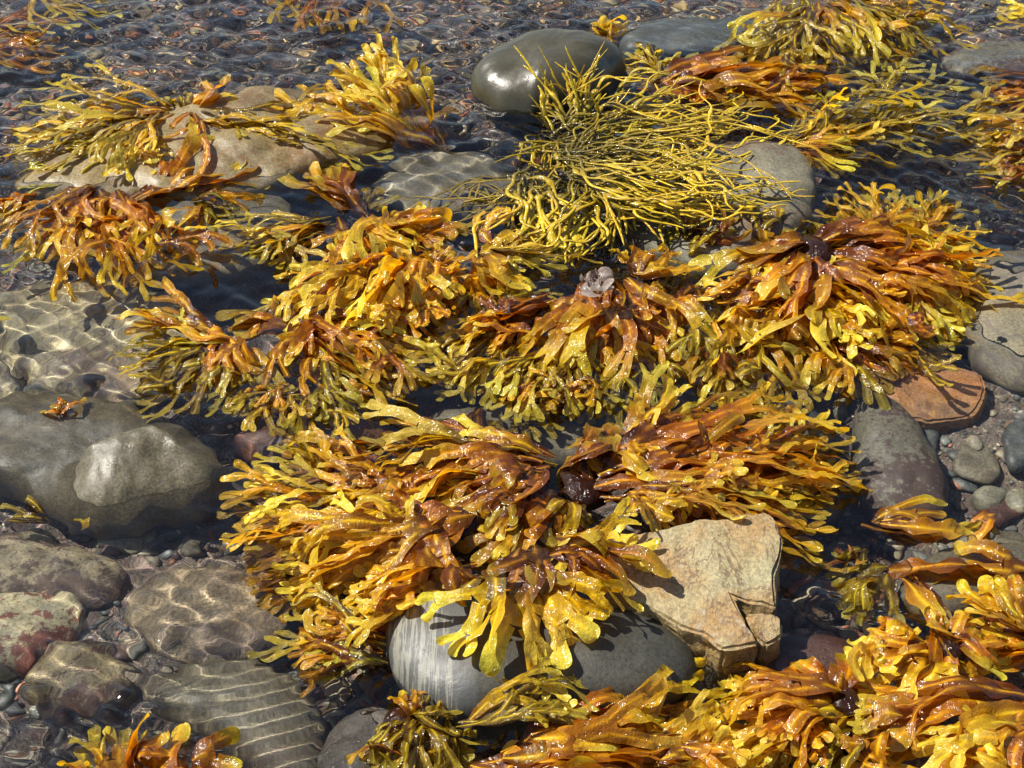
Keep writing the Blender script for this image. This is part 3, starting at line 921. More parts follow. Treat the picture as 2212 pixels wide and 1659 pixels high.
plant('wrack', 'tall golden blades standing up out of the water left of the dark boulder', (955, 318), -.05, [
    D(tips=[(728, 185), (770, 120), (800, 88), (835, 95)], n=6, W=.030, pal=['golden', 'yellow'], zb=-.05, zm=.0, zt=.045, forks=2, first=.7, bend=.03, spread=.30, zc=.9, bj=.04, len_j=(.85, 1.05), base_j=6),
    D(tips=[(872, 100)], n=2, W=.02, pal=['golden', 'yellow'], zb=-.05, zm=.0, zt=.045, forks=1, first=.7, bend=.06, zc=.9, bj=.05, base_j=6),
    D(tips=[(645, 190), (680, 235), (720, 245)], n=5, W=.024, pal=['yellow', 'golden'], zb=-.05, zm=.0, zt=.014, forks=2, first=.65, bend=-.04, zc=.8, bj=.05),
    D(tips=[(905, 210), (925, 240)], n=2, W=.028, pal='brown', zb=-.05, zm=-.02, zt=-.02, forks=1, first=.7),
])
plant('wrack', 'orange brown forked wrack trailing over the dark grey sunken boulder', (210, 405), -.03, [
    D(base=(230, 410), tips=[(0, 540), (60, 560), (150, 530)], n=6, W=.018, pal=['orange', 'golden'], zb=-.01, zm=.008, zt=-.02, first=.5, spread=.5),
    D(base=(190, 410), tips=[(170, 530), (255, 610), (320, 600)], n=6, W=.022, pal=['orange', 'golden', 'orange'], zb=-.01, zm=.01, zt=-.02, first=.5, spread=.5),
    D(base=(260, 420), tips=[(330, 590), (400, 600), (430, 550)], n=6, W=.018, pal=['orange', 'golden'], zb=-.01, zm=.006, zt=-.01, first=.5, spread=.5),
    D(base=(440, 440), tips=[(330, 510), (385, 545)], n=2, W=.02, pal='golden', zb=.0, zm=.01, zt=.0, forks=1),
    D(base=(60, 430), tips=[(0, 440), (-30, 500)], n=3, W=.018, pal='orange', zb=-.01, zm=.008, zt=-.02),
])
plant('wrack', 'brown flat blades reaching right from the orange wrack towards the tan slab edge', (285, 432), -.02, [
    D(tips=[(480, 340), (545, 330), (595, 365)], n=5, W=.024, pal=['brown', 'golden', 'orange'], zb=-.01, zm=.008, zt=.004, first=.5, forks=2),
    D(base=(420, 430), tips=[(575, 400), (540, 440), (500, 520)], n=4, W=.015, pal=['golden', 'olive'], zb=-.01, zm=.004, zt=-.006, forks=3),
])
plant('wrack', 'brown and olive wrack with upright blades in the middle of the upper pool', (790, 470), -.02, [
    D(tips=[(610, 340), (660, 350), (720, 325)], n=5, W=.028, pal=['brown', 'golden', 'brown'], zb=-.01, zm=.01, zt=.02, forks=1, first=.65),
    D(base=(720, 480), tips=[(480, 470), (500, 530), (560, 555), (620, 565)], n=14, W=.014, pal=['olive', 'pale', 'golden'], zb=-.01, zm=.006, zt=-.012, forks=3, bend=.08),
    D(base=(810, 470), tips=[(745, 545), (830, 555), (900, 540)], n=7, W=.026, pal=['yellow', 'golden'], zb=.012, zm=.03, zt=.012, forks=2, first=.45),
    D(base=(790, 460), tips=[(755, 395), (815, 400), (875, 430)], n=4, W=.018, pal='pale', zb=-.03, zm=-.014, zt=-.01, forks=1, first=.4),
    D(base=(830, 490), tips=[(930, 470), (980, 510), (960, 550)], n=6, W=.028, pal=['golden', 'yellow', 'orange'], zb=.0, zm=.024, zt=.015, forks=2),
    D(base=(800, 520), tips=[(700, 570), (760, 590)], n=4, W=.02, pal='orange', zb=-.02, zm=.002, zt=-.01, forks=2),
])
plant('wrack', 'thick golden yellow wrack mound left of centre', (835, 560), .0, [
    D(base=[(800, 570), (900, 580)], tips=[(600, 645), (640, 690), (730, 730), (800, 720), (900, 690), (1000, 690)], n=26, W=.024, pal=['golden', 'yellow', 'yellow'], zb=.01, zm=.035, zt=.008, forks=3, first=.38, sep=.009, layer=.03),
    D(base=[(840, 560), (960, 570)], tips=[(700, 600), (860, 640), (1000, 620)], n=16, W=.024, pal=['golden', 'yellow', 'golden'], zb=.02, zm=.045, zt=.03, forks=3, sep=.009, layer=.02),
    D(base=(900, 560), tips=[(950, 600), (1010, 590)], n=6, W=.022, pal='yellow', zb=.02, zm=.04, zt=.02, forks=2),
], hold=.02)
plant('wrack', 'wide yellow blades hanging down just right of the golden mound', (1040, 545), .0, [
    D(base=[(1010, 550), (1080, 550)], tips=[(1020, 640), (1065, 675), (1120, 660), (1175, 640)], n=8, W=.028, pal=['yellow', 'golden'], zb=.02, zm=.034, zt=.012, forks=2, first=.6, spread=.3),
    D(tips=[(1140, 560), (1230, 505), (1215, 590)], n=9, W=.018, pal=['yellow', 'pale'], zb=.0, zm=.016, zt=.004, forks=2),
    D(base=(1050, 600), tips=[(1000, 690), (1100, 700), (1200, 690)], n=9, W=.016, pal=['olive', 'pale'], zb=-.03, zm=-.012, zt=-.02, forks=3),
])
plant('wrack', 'pale olive forked fronds spread over the pale cracked bedrock', (482, 748), -.015, [
    D(tips=[(190, 770), (215, 735), (240, 715), (280, 690)], n=8, W=.016, pal=['pale', 'olive', 'pale'], zb=-.006, zm=-.003, zt=-.008, forks=3, first=.42, layer=.006, wav=.002),
    D(base=(470, 750), tips=[(275, 830), (320, 870), (380, 895), (430, 870)], n=11, W=.015, pal=['pale', 'olive'], zb=-.006, zm=-.006, zt=-.025, forks=3),
    D(base=(480, 730), tips=[(265, 650), (320, 655), (360, 690)], n=4, W=.018, pal=['golden', 'olive'], zb=-.006, zm=.002, zt=-.012, forks=2),
    D(base=(490, 740), tips=[(430, 830), (500, 850), (540, 820)], n=5, W=.02, pal=['golden', 'orange'], zb=.0, zm=.008, zt=-.006, forks=2),
    D(base=(640, 700), tips=[(480, 745), (500, 720), (470, 690)], n=4, W=.02, pal=['brown', 'orange'], zb=-.03, zm=-.004, zt=-.004, forks=1, first=.7),
])
plant('wrack', 'red brown wrack fanning right and down from mid left', (640, 700), -.01, [
    D(tips=[(900, 720), (945, 780), (930, 850)], n=16, W=.018, pal=['orange', 'golden', 'brown'], zb=-.01, zm=.014, zt=-.004, forks=3, first=.45, bend=-.05),
    D(base=(680, 720), tips=[(930, 830), (890, 890), (800, 880)], n=16, W=.016, pal=['golden', 'olive', 'brown'], zb=-.01, zm=.004, zt=-.02, forks=3),
    D(base=(670, 700), tips=[(600, 830), (680, 860), (740, 830)], n=8, W=.026, pal=['orange', 'golden'], zb=.0, zm=.02, zt=.004, forks=2, spread=.5),
    D(base=(620, 700), tips=[(540, 660), (580, 640), (660, 650), (720, 680)], n=7, W=.024, pal='brown', zb=-.03, zm=-.012, zt=-.02, forks=1, first=.6),
], hold=.015)
plant('wrack', 'small olive sprigs floating above the wet grey hump', (640, 840), -.02, [
    D(base=[(520, 830), (720, 840)], tips=[(450, 915), (540, 900), (610, 930), (665, 935), (740, 900), (770, 900)], n=16, W=.010, pal=['olive', 'pale'], zb=-.02, zm=-.006, zt=-.012, forks=3),
    D(base=[(480, 830), (760, 830)], tips=[(480, 860), (560, 850), (650, 850), (760, 860)], n=10, W=.011, pal=['olive', 'pale', 'golden'], zb=-.015, zm=.002, zt=.002, forks=2),
])
plant('wrack', 'large orange brown fan topped with a white bleached patch at centre', (1290, 610), .03, [
    D(base=[(1240, 640), (1340, 620)], tips=[(1110, 740), (1150, 780), (1230, 820), (1300, 845)], n=15, W=.028, pal=['orange', 'golden', 'orange'], zb=.045, zm=.055, zt=.0, forks=2, first=.55, spread=.32),
    D(base=[(1290, 620), (1370, 610)], tips=[(1300, 835), (1370, 810), (1430, 790), (1475, 740)], n=16, W=.024, pal=['orange', 'golden', 'orange'], zb=.045, zm=.05, zt=.0, forks=3, first=.45),
    D(base=(1370, 600), tips=[(1345, 545), (1400, 550), (1440, 540), (1490, 575)], n=6, W=.018, pal=['yellow', 'golden'], zb=.03, zm=.05, zt=.045, forks=2, first=.5),
    D(base=(1300, 600), tips=[(1190, 690), (1260, 680), (1370, 660)], n=5, W=.026, pal=['brown', 'orange'], zb=.055, zm=.06, zt=.05, forks=1),
    D(base=(1285, 612), tips=[(1255, 600), (1270, 632), (1325, 598), (1320, 618)], n=5, W=.026, pal='white', zc=1, zb=.066, zm=.068, zt=.066, forks=1, first=.4, layer=.003, base_j=3, name='bleached_blade'),
    D(base=(1390, 640), tips=[(1480, 640), (1480, 690), (1450, 750)], n=8, W=.018, pal=['golden', 'yellow', 'orange'], zb=.03, zm=.035, zt=.004, forks=3),
], hold=.02)
plant('wrack', 'purplish brown blades with yellow forks left of the central fan', (1185, 645), .0, [
    D(tips=[(1020, 690), (970, 740), (960, 770), (1030, 800)], n=12, W=.024, pal=['brown', 'orange', 'golden'], zb=.02, zm=.014, zt=-.01, forks=2, first=.55),
    D(base=(1080, 700), tips=[(960, 720), (950, 755), (1050, 720)], n=5, W=.016, pal='yellow', zb=.0, zm=.014, zt=.012, forks=2, first=.4),
    D(base=(1110, 700), tips=[(1000, 790), (1080, 800), (1150, 790)], n=8, W=.015, pal=['golden', 'olive', 'yellow'], zb=.0, zm=.012, zt=.0, forks=3),
])
plant('wrack', 'fringe of drab olive tips under water below the central fan', (1200, 740), -.03, [
    D(base=[(1080, 730), (1250, 760)], tips=[(940, 800), (960, 850), (1060, 880), (1160, 900), (1230, 900)], n=28, W=.011, pal=['olive', 'golden', 'pale'], zb=-.02, zm=-.004, zt=-.016, forks=3),
    D(base=[(1250, 780), (1420, 770)], tips=[(1200, 890), (1320, 900), (1390, 880), (1450, 860)], n=20, W=.012, pal=['olive', 'brown', 'olive'], zb=-.03, zm=-.015, zt=-.03, forks=3),
    D(base=(1250, 800), tips=[(1080, 860), (1160, 870), (1260, 870)], n=10, W=.012, pal=['golden', 'yellow', 'olive'], zb=-.01, zm=.006, zt=.004, forks=2),
])
# --- the big mound right of centre
plant('wrack', 'glossy orange mound with a yellow fringe on its right', (1760, 545), .03, [
    D(base=[(1770, 530), (1780, 580)], tips=[(2040, 500), (2110, 560), (2120, 620), (2090, 690), (2010, 720)], n=40, W=.020, pal=['orange', 'orange', 'golden'], zb=.05, zm=.072, zt=.014, forks=3, first=.5, layer=.03),
    D(base=[(1850, 540), (1900, 600)], tips=[(2060, 480), (2130, 560), (2125, 640), (2090, 720), (1980, 740)], n=30, W=.015, pal=['yellow', 'golden', 'yellow'], zb=.03, zm=.044, zt=.006, forks=3, first=.5, layer=.03),
    D(base=(1760, 530), tips=[(1850, 500), (1960, 490), (2020, 520)], n=7, W=.03, pal=['orange', 'brown'], zb=.05, zm=.075, zt=.05, forks=1, first=.7),
    D(base=[(1780, 600), (1830, 600)], tips=[(1880, 720), (1960, 720), (2010, 690)], n=10, W=.022, pal=['golden', 'yellow', 'orange'], zb=.05, zm=.06, zt=.01, forks=2, first=.5),
], hold=.03)
plant('wrack', 'golden ribbons curling down from the left shoulder of the orange mound', (1745, 525), .03, [
    D(base=[(1740, 520), (1760, 560)], tips=[(1530, 590), (1520, 640), (1560, 690), (1640, 720)], n=16, W=.024, pal=['golden', 'orange', 'golden'], zb=.055, zm=.06, zt=.01, forks=2, first=.6, bend=.15),
    D(base=(1755, 530), tips=[(1600, 560), (1560, 600)], n=4, W=.03, pal=['brown', 'golden'], zb=.055, zm=.065, zt=.03, forks=1, first=.7, bend=.15),
    D(base=(1580, 650), tips=[(1700, 690), (1750, 640), (1770, 600)], n=6, W=.026, pal='golden', zb=.03, zm=.04, zt=.045, forks=1, first=.6, bend=.2),
    D(base=(1755, 540), tips=[(1760, 640), (1740, 680), (1790, 690)], n=6, W=.024, pal=['brown', 'golden'], zb=.06, zm=.06, zt=.03, forks=2),
])
plant('wrack', 'bright yellow broad tips hanging in front of the orange mound', (1720, 640), .01, [
    D(base=[(1620, 670), (1830, 640)], tips=[(1590, 740), (1660, 760), (1740, 780), (1800, 770), (1900, 710)], n=20, W=.024, pal=['yellow', 'yellow', 'golden'], zb=.035, zm=.04, zt=.012, forks=2, first=.5),
    D(base=(1780, 640), tips=[(1860, 670), (1900, 690), (1870, 730), (1800, 770)], n=6, W=.026, pal='yellow', zb=.04, zm=.052, zt=.03, forks=2, first=.45),
], hold=.012)
plant('wrack', 'pale yellow rounded tips under the water behind the orange mound', (1900, 545), -.02, [
    D(base=[(1850, 540), (2030, 560)], tips=[(1790, 450), (1870, 415), (1930, 400), (1990, 430), (2050, 470)], n=24, W=.018, pal=['pale', 'yellow'], zb=-.03, zm=-.008, zt=-.012, forks=3, first=.35, spread=.5),
    D(base=[(1740, 540), (1830, 540)], tips=[(1660, 500), (1740, 480), (1790, 470)], n=7, W=.018, pal=['olive', 'pale'], zb=-.03, zm=-.01, zt=-.006, forks=2, spread=.5),
])
plant('wrack', 'olive brown skirt under water below the golden ribbons', (1560, 660), -.02, [
    D(base=[(1500, 680), (1660, 690)], tips=[(1460, 780), (1530, 830), (1600, 850), (1680, 840), (1720, 850)], n=26, W=.018, pal=['olive', 'golden', 'brown'], zb=-.01, zm=.0, zt=-.022, forks=3),
    D(base=[(1590, 800), (1680, 790)], tips=[(1560, 890), (1640, 910), (1720, 890)], n=12, W=.014, pal=['olive', 'pale', 'golden'], zb=-.03, zm=-.02, zt=-.03, forks=3),
    D(base=(1480, 640), tips=[(1460, 720), (1500, 700), (1520, 740)], n=5, W=.018, pal=['brown', 'golden'], zb=.0, zm=.01, zt=-.004, forks=2),
])
plant('wrack', 'tan brown fronds under water just above the orange sandstone', (1790, 725), -.02, [
    D(tips=[(2075, 700), (2070, 750), (2010, 800), (1900, 825)], n=18, W=.016, pal=['golden', 'olive', 'brown'], zb=-.01, zm=-.001, zt=-.014, forks=3, first=.5),
    D(base=(1770, 740), tips=[(1860, 800), (1840, 870), (1780, 830)], n=6, W=.022, pal=['golden', 'olive'], zb=-.01, zm=-.004, zt=-.022, forks=2, first=.5, spread=.3),
])
# --- lower central clump
plant('wrack', 'rust brown wrack streaming right to olive tips over the tan slab', (1265, 1060), .01, [
    D(base=[(1290, 1000), (1300, 1070)], tips=[(1690, 880), (1750, 930), (1770, 990), (1770, 1060), (1740, 1120)], n=34, W=.018, pal=['orange', 'golden', 'brown', 'orange'], zb=.03, zm=.055, zt=.004, forks=3, first=.5, layer=.03),
    D(base=[(1500, 940), (1560, 1060)], tips=[(1700, 900), (1760, 950), (1780, 1020), (1770, 1090), (1720, 1160)], n=22, W=.012, pal=['yellow', 'golden', 'olive'], zb=.02, zm=.022, zt=-.01, forks=3, first=.5),
    D(base=[(1300, 980), (1360, 1060)], tips=[(1500, 900), (1560, 950), (1600, 1010), (1560, 1080)], n=14, W=.026, pal=['orange', 'brown', 'golden'], zb=.05, zm=.07, zt=.045, forks=1, first=.65),
    D(base=[(1330, 1060), (1420, 1060)], tips=[(1400, 1120), (1480, 1110), (1590, 1090), (1650, 1070)], zc=.9, n=9, W=.017, pal=['yellow', 'golden'], zb=.05, zm=.06, zt=.05, forks=3, first=.4),
], hold=.03)
plant('wrack', 'dark brown arching loop with tall yellow blades above the lower clump', (1290, 960), .02, [
    D(base=(1330, 960), tips=[(1405, 830), (1450, 835), (1490, 860)], n=4, W=.024, pal=['yellow', 'golden'], zb=.03, zm=.055, zt=.07, forks=2, first=.5),
    D(base=(1350, 950), tips=[(1420, 1020), (1450, 1020)], n=2, W=.026, pal='yellow', zb=.06, zm=.08, zt=.065, forks=2, first=.55),
    D(base=(1230, 1010), tips=[(1290, 890), (1330, 930), (1360, 950)], n=5, W=.018, pal='brown', zb=.0, zm=.08, zt=.06, forks=0, bend=-.3),
    D(base=(1330, 940), tips=[(1230, 920), (1210, 1000), (1260, 1060)], n=5, W=.014, pal='brown', zb=.06, zm=.075, zt=.02, forks=0, bend=.35),
    D(base=(1280, 960), tips=[(1330, 1000), (1310, 1050), (1270, 1060)], n=5, W=.02, pal=['brown', 'golden'], zb=.06, zm=.06, zt=.02, forks=1),
])
plant('wrack', 'brown wrack spreading left under water with many small yellow tips', (1130, 1060), .0, [
    D(base=[(900, 1010), (880, 1130)], tips=[(620, 1000), (520, 1030), (495, 1100), (530, 1180), (570, 1230), (650, 1260)], n=34, W=.014, pal=['golden', 'brown', 'orange'], zb=-.01, zm=-.014, zt=-.03, forks=4, first=.4, layer=.03),
    D(base=[(1130, 1010), (1060, 1090)], tips=[(700, 1000), (650, 1080), (640, 1160)], n=10, W=.024, pal=['brown', 'orange', 'golden'], zb=.02, zm=.006, zt=-.012, forks=3, first=.6),
    D(base=[(700, 1010), (740, 1030)], tips=[(640, 960), (660, 950), (720, 975), (745, 980)], n=5, W=.014, pal=['yellow', 'pale'], zb=-.02, zm=.006, zt=.012, forks=2),
], hold=.02)
plant('wrack', 'olive and brown wrack swept left along the back of the lower clump', (1180, 1000), .0, [
    D(tips=[(800, 935), (770, 965), (760, 990), (840, 1020)], n=18, W=.018, pal=['golden', 'olive', 'brown'], zb=.0, zm=.014, zt=-.008, forks=3, first=.5),
    D(base=(1170, 1010), tips=[(880, 1030), (860, 1070), (960, 1060)], n=12, W=.024, pal=['orange', 'golden', 'brown'], zb=.02, zm=.035, zt=.02, forks=2, first=.6),
    D(base=[(1000, 900), (1150, 900)], tips=[(960, 960), (1040, 970), (1150, 960), (1180, 940)], n=8, W=.018, pal=['olive', 'brown'], zb=-.04, zm=-.025, zt=-.03, forks=2),
])
plant('wrack', 'bright yellow forked mass hanging left above the banded stone', (1000, 1130), .02, [
    D(base=[(960, 1110), (960, 1200)], tips=[(650, 1150), (630, 1210), (640, 1290), (690, 1330)], n=26, W=.022, pal=['yellow', 'yellow', 'golden'], zb=.04, zm=.05, zt=.012, forks=3, first=.45, layer=.03),
    D(base=[(960, 1190), (990, 1230)], tips=[(660, 1310), (730, 1340), (800, 1350), (860, 1310)], n=18, W=.022, pal=['yellow', 'golden'], zb=.04, zm=.045, zt=.01, forks=3, first=.45, layer=.03),
    D(base=[(1000, 1100), (990, 1140)], tips=[(740, 1150), (800, 1220), (860, 1270)], n=14, W=.026, pal=['golden', 'orange', 'yellow'], zb=.06, zm=.07, zt=.04, forks=2, first=.55),
    D(base=(935, 1150), tips=[(850, 1330), (900, 1300), (970, 1290)], n=6, W=.03, pal=['orange', 'golden'], zb=.07, zm=.075, zt=.035, forks=1, first=.6),
], hold=.025)
plant('wrack', 'mixed brown and olive blades crowding the heart of the lower clump', (1150, 1090), .02, [
    D(base=[(1120, 1000), (1180, 1060)], tips=[(990, 1170), (1040, 1190), (1090, 1180)], n=10, W=.028, pal=['golden', 'brown', 'orange'], zb=.05, zm=.07, zt=.04, forks=2, first=.5),
    D(base=[(1100, 1080), (1260, 1090)], tips=[(1010, 1180), (1100, 1210), (1200, 1150), (1260, 1180)], n=16, W=.016, pal=['olive', 'golden', 'yellow'], zb=.03, zm=.045, zt=.03, forks=2),
    D(base=(1150, 1010), tips=[(1040, 1060), (1080, 1100)], n=3, W=.034, pal=['brown', 'orange'], zb=.065, zm=.08, zt=.06, forks=1, first=.6),
    D(base=[(1150, 1100), (1260, 1100)], tips=[(1140, 1180), (1200, 1190), (1290, 1160)], n=8, W=.014, pal=['brown', 'olive'], zb=.02, zm=.04, zt=.04, forks=1),
], hold=.02)
star = dict(n=1, zc=1, W=.0215, pal='yellow', spread=.52, sep=.003, wav=.003, layer=.0, len_j=(.97, 1.0), base_j=3, tipness=.15, bj=.04, zb=.062, zm=.066, first=.5)
plant('wrack', 'flat bright yellow star of blades draped on the grey banded stone', (1125, 1255), .04, [
    D(star, base=(1095, 1262), tips=[(940, 1372)], forks=2, zt=.049),
    D(star, base=(1100, 1268), tips=[(1020, 1440)], forks=1, zt=.046, W=.028),
    D(star, base=(1120, 1270), tips=[(1112, 1470)], forks=1, zt=.046, W=.03, first=.6),
    D(star, base=(1155, 1270), tips=[(1195, 1430)], forks=2, zt=.046, W=.028),
    D(star, base=(1165, 1262), tips=[(1275, 1418)], forks=1, zt=.049, first=.65),
    D(star, base=(1165, 1252), tips=[(1335, 1345)], forks=2, zt=.054),
    D(star, base=(1170, 1250), tips=[(1300, 1290)], forks=2, zt=.058, W=.022),
    D(base=(1150, 1190), tips=[(1060, 1270), (1120, 1290), (1190, 1275)], n=4, W=.022, zc=1, pal=['orange', 'brown'], zb=.06, zm=.07, zt=.068, forks=1, first=.6, len_j=(.8, 1)),
])
plant('wrack', 'rusty blades leaning from the lower clump onto the tan slab', (1165, 1195), .05, [
    D(base=[(1200, 1180), (1240, 1160)], tips=[(1400, 1150), (1380, 1170), (1330, 1180)], n=4, W=.02, pal=['golden', 'yellow'], zb=.055, zm=.07, zt=.064, zc=1, forks=2, first=.5),
    D(base=[(1190, 1200), (1230, 1200)], tips=[(1330, 1210), (1395, 1285), (1340, 1290), (1260, 1290)], n=5, W=.02, pal=['orange', 'brown', 'orange'], zb=.055, zm=.066, zt=.056, zc=1, forks=1, first=.6),
    D(base=(1000, 1230), tips=[(980, 1300), (1040, 1310)], n=4, W=.026, pal=['olive', 'brown'], zb=.05, zm=.06, zt=.045, zc=1, forks=1),
])
plant('wrack', 'thin olive stalks in the water left of the banded stone', (850, 1395), .0, [
    D(tips=[(570, 1350), (640, 1310), (700, 1340)], n=6, W=.012, pal=['olive', 'golden'], zb=.01, zm=.014, zt=-.012, forks=2, bend=.1),
    D(base=(825, 1430), tips=[(580, 1420), (640, 1440), (700, 1400)], n=6, W=.012, pal=['olive', 'golden'], zb=.01, zm=.008, zt=-.008, forks=2, bend=.08),
    D(base=(790, 1400), tips=[(680, 1370), (720, 1430)], n=4, W=.014, pal='brown', zb=.0, zm=.01, zt=-.005, forks=2),
])
plant('wrack', 'tangled olive wrack below the banded stone at the bottom edge', (880, 1560), .0, [
    D(base=(980, 1560), tips=[(1220, 1480), (1260, 1500), (1260, 1545)], zc=1, n=4, W=.012, pal=['olive', 'yellow', 'olive'], zb=.02, zm=.045, zt=.035, forks=3, first=.5),
    D(base=[(880, 1540), (960, 1560)], tips=[(790, 1620), (800, 1690), (900, 1720), (1020, 1650)], n=22, W=.013, pal=['olive', 'brown', 'olive'], zb=.02, zm=.04, zt=.02, forks=3),
    D(base=(900, 1550), tips=[(880, 1500), (1000, 1590), (1040, 1560)], n=8, W=.013, pal=['olive', 'golden'], zb=.02, zm=.04, zt=.03, forks=2),
], hold=.02)
plant('wrack', 'rich orange wrack heaped along the bottom edge below the banded stone', (1080, 1660), .02, [
    D(base=[(1120, 1600), (1000, 1720)], tips=[(1470, 1550), (1560, 1575), (1580, 1630), (1560, 1690)], n=30, W=.020, pal=['orange', 'golden', 'orange'], zb=.03, zm=.04, zt=.015, forks=3, first=.5, layer=.03),
    D(base=[(1180, 1590), (1000, 1680)], tips=[(1300, 1590), (1420, 1620), (1440, 1690)], n=10, W=.03, pal=['orange', 'brown', 'golden'], zb=.06, zm=.075, zt=.05, forks=1, first=.7, bend=-.15),
    D(base=[(1400, 1590), (1420, 1690)], tips=[(1540, 1550), (1580, 1610), (1580, 1700)], n=14, W=.015, pal=['yellow', 'golden'], zb=.035, zm=.04, zt=.006, forks=3),
    D(base=[(1200, 1640), (1300, 1720)], tips=[(1000, 1650), (1100, 1720)], n=5, W=.026, pal=['orange', 'golden'], zb=.05, zm=.06, zt=.03, forks=1),
])
# --- lower right
plant('wrack', 'golden wrack with two rusty spikes beside the dark red brown stone', (1830, 1520), .02, [
    D(base=[(1840, 1500), (1830, 1560)], tips=[(1560, 1520), (1530, 1570), (1580, 1630), (1660, 1650)], n=24, W=.022, pal=['golden', 'yellow', 'orange'], zb=.03, zm=.045, zt=.0, forks=3, first=.45, layer=.03),
    D(base=(1800, 1480), tips=[(1690, 1400), (1705, 1440)], n=2, W=.02, pal='orange', zb=.03, zm=.05, zt=.045, forks=0),
    D(base=(1800, 1510), tips=[(1820, 1410), (1850, 1420)], n=2, W=.026, pal='orange', zb=.03, zm=.06, zt=.055, forks=0),
    D(base=[(1820, 1560), (1900, 1590)], tips=[(1640, 1680), (1750, 1720), (1850, 1700), (1900, 1680)], n=12, W=.022, pal=['golden', 'yellow', 'olive'], zb=.03, zm=.045, zt=.01, forks=3, first=.45),
], hold=.02)
plant('wrack', 'yellow star shaped wrack with a rust red heart near the right edge', (2040, 1395), .03, [
    D(tips=[(1850, 1430), (1860, 1470), (1880, 1520), (1950, 1545)], n=11, W=.024, pal=['yellow', 'yellow', 'golden'], zb=.045, zm=.05, zt=.02, forks=2, first=.5, spread=.36),
    D(base=(2050, 1420), tips=[(1970, 1560), (2050, 1560), (2110, 1530), (2130, 1480)], n=9, W=.022, pal=['yellow', 'golden'], zb=.05, zm=.05, zt=.025, forks=2, first=.5, spread=.36),
    D(base=(2070, 1400), tips=[(2170, 1470), (2195, 1430), (2180, 1370), (2130, 1340)], n=8, W=.024, pal=['yellow', 'golden'], zb=.05, zm=.06, zt=.04, forks=2, first=.5),
    D(base=[(2030, 1360), (2070, 1370)], tips=[(2040, 1460), (2090, 1450), (2010, 1430)], n=4, W=.026, pal=['orange', 'brown'], zb=.06, zm=.065, zt=.055, forks=1),
    D(base=(2040, 1390), tips=[(2030, 1320), (2080, 1330), (1990, 1340)], n=4, W=.022, pal=['golden', 'olive'], zb=.04, zm=.06, zt=.065, forks=1),
    D(base=(2000, 1400), tips=[(1860, 1390), (1880, 1370), (1920, 1420)], n=6, W=.02, pal=['yellow', 'orange'], zb=.03, zm=.045, zt=.03, forks=2),
], hold=.02)
plant('wrack', 'broad golden brown ribbons filling the bottom right corner', (2230, 1500), .03, [
    D(base=[(2250, 1480), (2260, 1600)], tips=[(1830, 1570), (1800, 1620), (1830, 1680), (1960, 1710)], n=20, W=.022, pal=['golden', 'orange', 'yellow'], zb=.05, zm=.065, zt=.03, forks=3, first=.6, bend=-.12, layer=.03),
    D(base=[(2250, 1500), (2290, 1600)], tips=[(2000, 1700), (2090, 1720), (2180, 1730)], n=16, W=.022, pal=['golden', 'yellow', 'orange'], zb=.06, zm=.07, zt=.04, forks=2, first=.55),
    D(base=(2200, 1660), tips=[(2060, 1610), (2100, 1620), (2160, 1640)], n=5, W=.022, pal='yellow', zb=.05, zm=.07, zt=.075, forks=1),
])
plant('wrack', 'upright yellow tips half cut by the right edge above the yellow star', (2235, 1370), .03, [
    D(tips=[(2120, 1330), (2110, 1290), (2160, 1260), (2200, 1245)], n=10, W=.022, pal=['yellow', 'golden'], zb=.02, zm=.045, zt=.05, forks=2),
    D(base=(2240, 1400), tips=[(2130, 1390), (2150, 1420)], n=4, W=.02, pal=['orange', 'golden'], zb=.02, zm=.04, zt=.03, forks=1),
])
plant('wrack', 'long orange ribbon floating in from the right edge below its twin', (2260, 1230), .0, [
    D(tips=[(1950, 1225), (1930, 1240)], n=2, W=.026, pal='orange', zb=.004, zm=.008, zt=.002, forks=0, bend=.04, ruf=.22),
    D(base=(2230, 1225), tips=[(2050, 1250), (2060, 1195)], n=2, W=.022, pal=['orange', 'golden'], zb=.004, zm=.008, zt=.003, forks=1),
    D(base=(1950, 1235), tips=[(2030, 1370), (2015, 1360)], n=2, W=.02, pal=['brown', 'golden'], zb=.002, zm=.012, zt=.02, forks=0, bend=.12),
])
plant('wrack', 'thin orange ribbon curling over the maroon pitted cobble', (1885, 1135), -.004, [
    D(tips=[(2140, 1125), (2120, 1140)], n=2, W=.02, pal=['golden', 'orange'], zb=-.004, zm=.006, zt=.002, forks=0, bend=-.02, ruf=.22),
    D(tips=[(2060, 1160), (2100, 1110)], n=2, W=.014, pal='golden', zb=-.004, zm=.006, zt=.0, forks=1, bend=.1),
    D(base=(2130, 1120), tips=[(2070, 1165), (2150, 1170)], n=3, W=.014, pal=['olive', 'golden'], zb=.0, zm=.004, zt=-.01, forks=1),
])
plant('wrack', 'drab olive forked wrack in bright rippled water right of the tan slab', (1905, 1235), -.02, [
    D(tips=[(1765, 1275), (1800, 1300), (1850, 1340), (1910, 1350)], n=8, W=.018, pal=['olive', 'pale'], zb=-.006, zm=-.006, zt=-.02, forks=2, first=.45),
    D(base=(1850, 1200), tips=[(1790, 1200), (1830, 1250)], n=4, W=.012, pal=['olive', 'brown'], zb=-.01, zm=.002, zt=-.004, forks=1),
])
